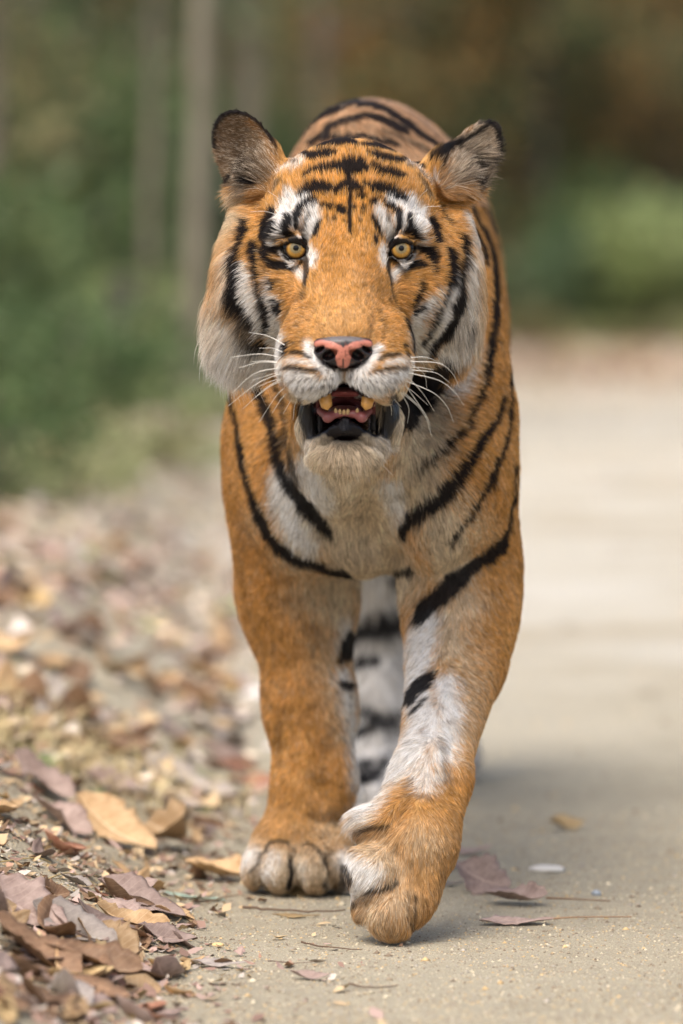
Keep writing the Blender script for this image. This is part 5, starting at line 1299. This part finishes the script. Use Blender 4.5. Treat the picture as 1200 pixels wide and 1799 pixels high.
def tree(X, Y, rad, h, lean, bark, cols, lab, grp=None, crown_from=.35, crown_r=1.6, seed=0, nl=3200, size=.10, limbs=6):
    z = gzs(X, Y)-.05; root = empty('tree', (X, Y, z)); tag(root, lab, 'tree', grp)
    V, F, P = branch_tube((0, 0, 0), (lean, 0, h), rad, rad*.5, .04, seed, 12, 14)
    obj('trunk', mesh_np('trunk', V, F, True, bark), root)
    r_ = np.random.default_rng(seed+5); lobes = []
    for i in range(limbs):
        k = int(len(P)*r_.uniform(crown_from, .95)); k = min(k, len(P)-1); a = r_.uniform(0, 6.28); l = crown_r*r_.uniform(.6, 1.1)
        e = P[k]+np.array((math.cos(a)*l, math.sin(a)*l, l*r_.uniform(.2, .7)))
        V, F, _ = branch_tube(P[k], e, rad*.35, rad*.1, .1, seed+i, 6, 5); obj('limb', mesh_np('limb', V, F, True, bark), root)
        lobes.append((*e, crown_r*.5, crown_r*.5, crown_r*.32)); lobes.append((*((P[k]+e)/2), crown_r*.4, crown_r*.4, crown_r*.28))
    lobes.append((P[-1][0], 0, h, crown_r*.7, crown_r*.7, crown_r*.5))
    cm = foliage_mesh('crown', nl, lobes, size, cols, seed+11); obj('crown', cm, root); return root
def at(px, Y): return (px-600)/FPX*Y
for _p, _Y, _c, _l in ((955, 59, BROWN[:2]+OLIVE+GREEN[:1], 'small tree with rusty brown leaves above the right end of the track'), (1120, 60, BROWN[:2]+OLIVE, 'rusty leaved tree at the upper right edge'), (1045, 62, OLIVE, 'yellowish olive tree between two rusty leaved trees'), (840, 60, BROWN+OLIVE+GREEN, 'rusty tree above the right ear of the tiger'), (200, 46, OLIVE, 'olive crown at the upper left behind the trunks'), (60, 42, BROWN, 'brown olive crown at the upper left corner')):
    tree(at(_p, _Y), _Y, .07, 4.8, .05, BK_DARK, _c, _l, None, .35, 1.9, 600+_p, 5200, .13, 7)
# the two trunks the photograph shows at the left, and their neighbours
tree(at(331, 23), 23, .070, 5.2, .0, BK_PALE, OLIVE, 'pale grey straight trunk of a forest tree left of the tiger\'s head', None, .55, 1.5, 201)
_z = gzs(at(204, 21.5), 21.5)-.03
_v, _f, _ = branch_tube((0, 0, 0), (.03, 0, .64), .085, .055, .01, 202, 12, 8); _v = list(_v)+[np.array((.03, 0, .66))]; _k = len(_v)-1
_f = list(_f)+[(_k-12+i, _k-12+(i+1) % 12, _k, _k) for i in range(12)]; _f = [f if f[2] != f[3] else f for f in _f]
_r = empty('tree_stump', (at(204, 21.5), 21.5, _z)); tag(_r, 'short dark blurred tree stump low behind the left verge', 'stump')
obj('trunk', mesh_np('trunk', _v, _f[:-12], True, BK_DARK), _r); obj('broken_top', mesh_np('broken_top', _v, [f[:3] for f in _f[-12:]], True, BK_DARK), _r)
tree(at(262, 27), 27, .035, 5, .12, BK_GREY, GREEN, 'slim leaning grey trunk left of the pale straight trunk', None, .6, 1.3, 203)
tree(at(985, 66), 66, .14, 6.5, .1, BK_DARK, BLUEG, 'dark trunk beyond the end of the track right of the tiger', None, .4, 2.2, 204)
tree(at(1188, 60), 60, .15, 6.5, -.1, BK_DARK, DGREEN, 'dark trunk at the right edge of the view', None, .4, 2.2, 205)
tree(at(-40, 27), 27, .06, 4.6, .15, BK_GREY, OLIVE, 'slim tree just outside the left edge with olive leaves', None, .35, 1.3, 206)
tree(at(440, 36), 36, .10, 6, -.1, BK_GREY, DGREEN, 'grey trunk hidden partly by the tiger\'s left-hand ear', None, .4, 1.8, 207)
tree(at(130, 38), 38, .05, 6, .1, BK_GREY, GREEN, 'deep green tree behind the left verge', None, .25, 1.9, 208)
tree(at(880, 66), 66, .09, 7, .1, BK_DARK, BROWN, 'tree with browning leaves above the right end of the track', None, .3, 2.6, 209, 4200, .16)
tree(at(1105, 64), 64, .09, 7, -.1, BK_DARK, BROWN, 'brown leaved tree at the upper right of the view', None, .3, 2.6, 210, 4200, .16)
tree(at(720, 64), 64, .13, 7, .1, BK_GREY, OLIVE, 'olive leaved tree right behind the tiger\'s back', None, .3, 2.6, 211, 4200, .16)
tree(at(560, 60), 60, .13, 7, .1, BK_GREY, OLIVE, 'olive tree straight behind the tiger\'s head', None, .3, 2.6, 212, 4200, .16)
DEEP = []
for i in range(26):
    Y = r_t.uniform(34, 74); side = r_t.random() < .5
    X = r_t.uniform(-12, track_edge(Y)-1.2) if side else r_t.uniform(3.2+.03*Y, 14)
    if abs(X/Y*FPX) > 700 or i % 3 == 0:
        DEEP.append((X/Y, i)); _q = tree(X, Y, r_t.uniform(.08, .16), r_t.uniform(5, 8), r_t.normal()*.2, (BK_GREY, BK_DARK, BK_PALE)[i % 3], (GREEN, OLIVE, BROWN, DGREEN, BLUEG)[i % 5], 'deep forest tree', 'forest trees deep in the woods', .3, 2.2, 220+i, 2200, .17, 5)
        DEEP[-1] = (X/Y, _q, ('green', 'olive', 'brown', 'dark green', 'bluish green')[i % 5])
# undergrowth
shr = {}
for nme, cols in (('green', GREEN), ('dark', DGREEN), ('olive', OLIVE), ('blue', BLUEG), ('brown', BROWN), ('lime', LIME), ('straw', STRAW)):
    lob = [(r_t.normal()*.35, r_t.normal()*.3, .25+.5*r_t.random(), .38, .34, .34) for _ in range(7)]
    shr[nme] = [foliage_mesh('bush_leaves', 2600, lob, .085, cols, 400+len(shr))]
def stems_mesh(seed):
    Vs, Fs = [], []; n = 0; r_ = np.random.default_rng(seed)
    for i in range(7):
        a = r_.uniform(0, 6.28); V, F, _ = branch_tube((0, 0, 0), (math.cos(a)*.35, math.sin(a)*.3, .6+.3*r_.random()), .016, .006, .05, seed+i, 5, 4)
        Vs.append(np.array(V)); Fs.append(np.array(F)+n); n += len(V)
    return mesh_np('stems', np.vstack(Vs), np.vstack(Fs), True, BK_GREY)
STEMS = stems_mesh(5)
BL = {'green': 'mid green bush in the undergrowth behind the left verge', 'dark': 'dark green bush in the shade of the woods', 'olive': 'olive bush in the undergrowth of the woods', 'blue': 'bluish green bush beyond the end of the track',
      'brown': 'browning bush among the green undergrowth', 'lime': 'bright light green bush beyond the track at the right', 'straw': 'straw coloured low bush at the foot of the woods'}
BUSHES = []
def bush(X, Y, s, kind, sz=1.0, z0=None, lab=None, grp=True):
    z = gzs(X, Y) if z0 is None else z0
    root = empty('bush', (X, Y, z-.03)); root.scale = (s, s, s*sz); root.rotation_euler = (0, 0, r_t.uniform(0, 6.28))
    root['kindname'] = kind; BUSHES.append((root, kind, 600+X/Y*FPX, Y, s)); tag(root, lab or BL[kind], 'bush')
    o = bpy.data.objects.new('foliage', shr[kind][0]); link(o, root); o2 = bpy.data.objects.new('stems', STEMS); link(o2, root)
# left verge edge, low pale growth first, then taller green
for px_, Y, s, k, sz in ((-60,13,.5,'green',.8),(20,13.2,.33,'straw',.6),(110,13.8,.36,'straw',.8),(190,15.3,.38,'olive',.7),(30,16.5,.7,'green',.8),(120,18.5,.7,'green',.9),(275,17.5,.45,'straw',.55),(200,20,.6,'lime',.7),(370,22,.6,'straw',.45),(300,24,.7,'green',.5),(400,28,.9,'straw',.45),(330,30,1.0,'green',.6),
                         (-120,22,1.1,'green',1.2),(70,27,.9,'lime',.8),(160,28,1.0,'straw',.8),(250,29,.9,'straw',.7),(0,24,1.0,'lime',1.1),(120,33,1.3,'green',1.0),(360,33,1.0,'blue',.7),(420,38,1.3,'green',.7),(300,37,1.6,'blue',1.0),
                         (40,34,1.9,'green',1.4),(200,40,2.1,'green',1.3),(420,46,2.2,'dark',1.0),(120,44,2.6,'olive',1.5),(-30,40,2.6,'green',1.5),(300,48,2.6,'olive',1.4)):
    bush(at(px_, Y), Y, s, k, sz)
for px_, Y, s, k, sz in ((1110,56,2.1,'lime',.85),(1040,57,1.5,'lime',.8),(960,56,1.6,'blue',.9),(900,57,1.8,'green',.8),(1190,57,2.0,'green',1.1),(1150,55,.8,'straw',.6),(1000,55,.7,'straw',.6),(930,54,.8,'olive',.6),(1020,64,2.7,'blue',1.1),(880,66,2.8,'olive',1.1),(800,62,2.2,'green',.9),(720,60,2.2,'olive',.9),(620,58,2.2,'dark',1),(520,54,2.2,'green',1),
                         (1120,68,3.4,'blue',1.3),(960,68,4.2,'brown',1.5),(840,68,4.0,'olive',1.4),(1240,66,4.2,'brown',1.5),(1010,63,2.6,'blue',1.4),(1150,64,3.0,'green',1.5),(1080,66,3.6,'green',1.5),(930,64,3.0,'green',1.3),(780,66,3.6,'olive',1.4),(660,66,3.6,'brown',1.4),(700,70,3.4,'brown',1.3),(560,68,3.2,'olive',1.4),(1060,74,3.8,'brown',1.7),(900,76,4,'brown',1.7),(1200,76,4,'dark',1.7),(740,78,4,'dark',1.6),(600,76,4,'olive',1.6),(460,72,4,'green',1.6),(340,64,3.6,'olive',1.5),(200,58,3.2,'brown',1.5),(80,52,3.2,'green',1.6),(-60,50,3.2,'dark',1.6)):
    bush(at(px_, Y), Y, s, k, sz)
for i in range(64):          # beyond the sides of the picture
    Y = r_t.uniform(9, 75)**1.0; left = i % 2 == 0
    X = -(.0714*Y*1.1+r_t.uniform(1.5, 16)) if left else (.0714*Y*1.1+r_t.uniform(3.0, 16))
    bush(X, Y, r_t.uniform(1.4, 3.2), list(BL)[i % 5], r_t.uniform(.9, 1.5))
for i in range(30):
    Y = r_t.uniform(12, 70); left = i % 2 == 0
    X = -(.0714*Y*1.15+r_t.uniform(.5, 6)) if left else (.0714*Y*1.15+r_t.uniform(1.5, 7)+1.5)
    bush(X, Y, r_t.uniform(1, 2.6), list(BL)[i % 5], r_t.uniform(.8, 1.4))
# the wood beyond, one mass of leaves on rising ground
def woods(n, seed):
    r_ = np.random.default_rng(seed); lobes = []
    for i in range(240):
        X = r_.uniform(-62, 62); Y = r_.uniform(78, 100); z = 22*smooth(85, 170, Y)+1.2; lobes.append((X, Y, z+r_.uniform(0, 9), 2.6, 1.8, 1.8))
    return foliage_mesh('distant_woods', n, lobes, .42, DGREEN+OLIVE+BROWN+GREEN, seed)
dw = obj('distant_woods', woods(130000, 9)); tag(dw, 'far off wood of mixed dark green and brown trees closing the view', kind='stuff')

ORD = ['first', 'second', 'third', 'fourth', 'fifth', 'sixth', 'seventh', 'eighth', 'ninth', 'tenth', 'eleventh', 'twelfth', 'thirteenth', 'fourteenth']
CW = {'green': 'mid green', 'dark': 'dark green', 'olive': 'olive', 'blue': 'bluish green', 'brown': 'brown leaved', 'lime': 'light green', 'straw': 'pale straw coloured'}
def zone(px, Y):
    if px < -40: return 'outside the view on the left'
    if px > 1240: return 'outside the view on the right'
    if px < 400: return 'near the left verge' if Y < 31 else 'deeper in the woods on the left'
    if px < 860: return 'hidden mostly by the tiger'
    return 'by the track end' if Y < 60 else 'in the woods upper right'
bz = {}
for r_, k_, px_, Y_, s_ in BUSHES: bz.setdefault((k_, zone(px_, Y_)), []).append((px_, r_))
for (k_, z_), L_ in bz.items():
    L_.sort(key=lambda t: t[0])
    if 'outside' in z_:
        for _, r_ in L_: r_['label'] = '%s bush %s' % (CW[k_], z_); r_['group'] = '%s bushes %s' % (CW[k_], z_)
    elif len(L_) == 1: L_[0][1]['label'] = 'single %s bush %s' % (CW[k_], z_)
    else:
        for i_, (_, r_) in enumerate(L_): r_['label'] = '%s bush, %s from the left, %s' % (CW[k_], ORD[i_], z_)
for r_, *_ in BUSHES:
    del r_['kindname']

DEEP.sort(key=lambda t: t[0]); _cnt = {}
for a_, q_, c_ in DEEP:
    sd_ = 'left' if a_ < 0 else 'right'; n_ = _cnt[(sd_, c_)] = _cnt.get((sd_, c_), 0)+1
    q_['label'] = '%s forest tree, %s from the left, %s of the tiger' % (c_, ORD[n_-1], sd_)
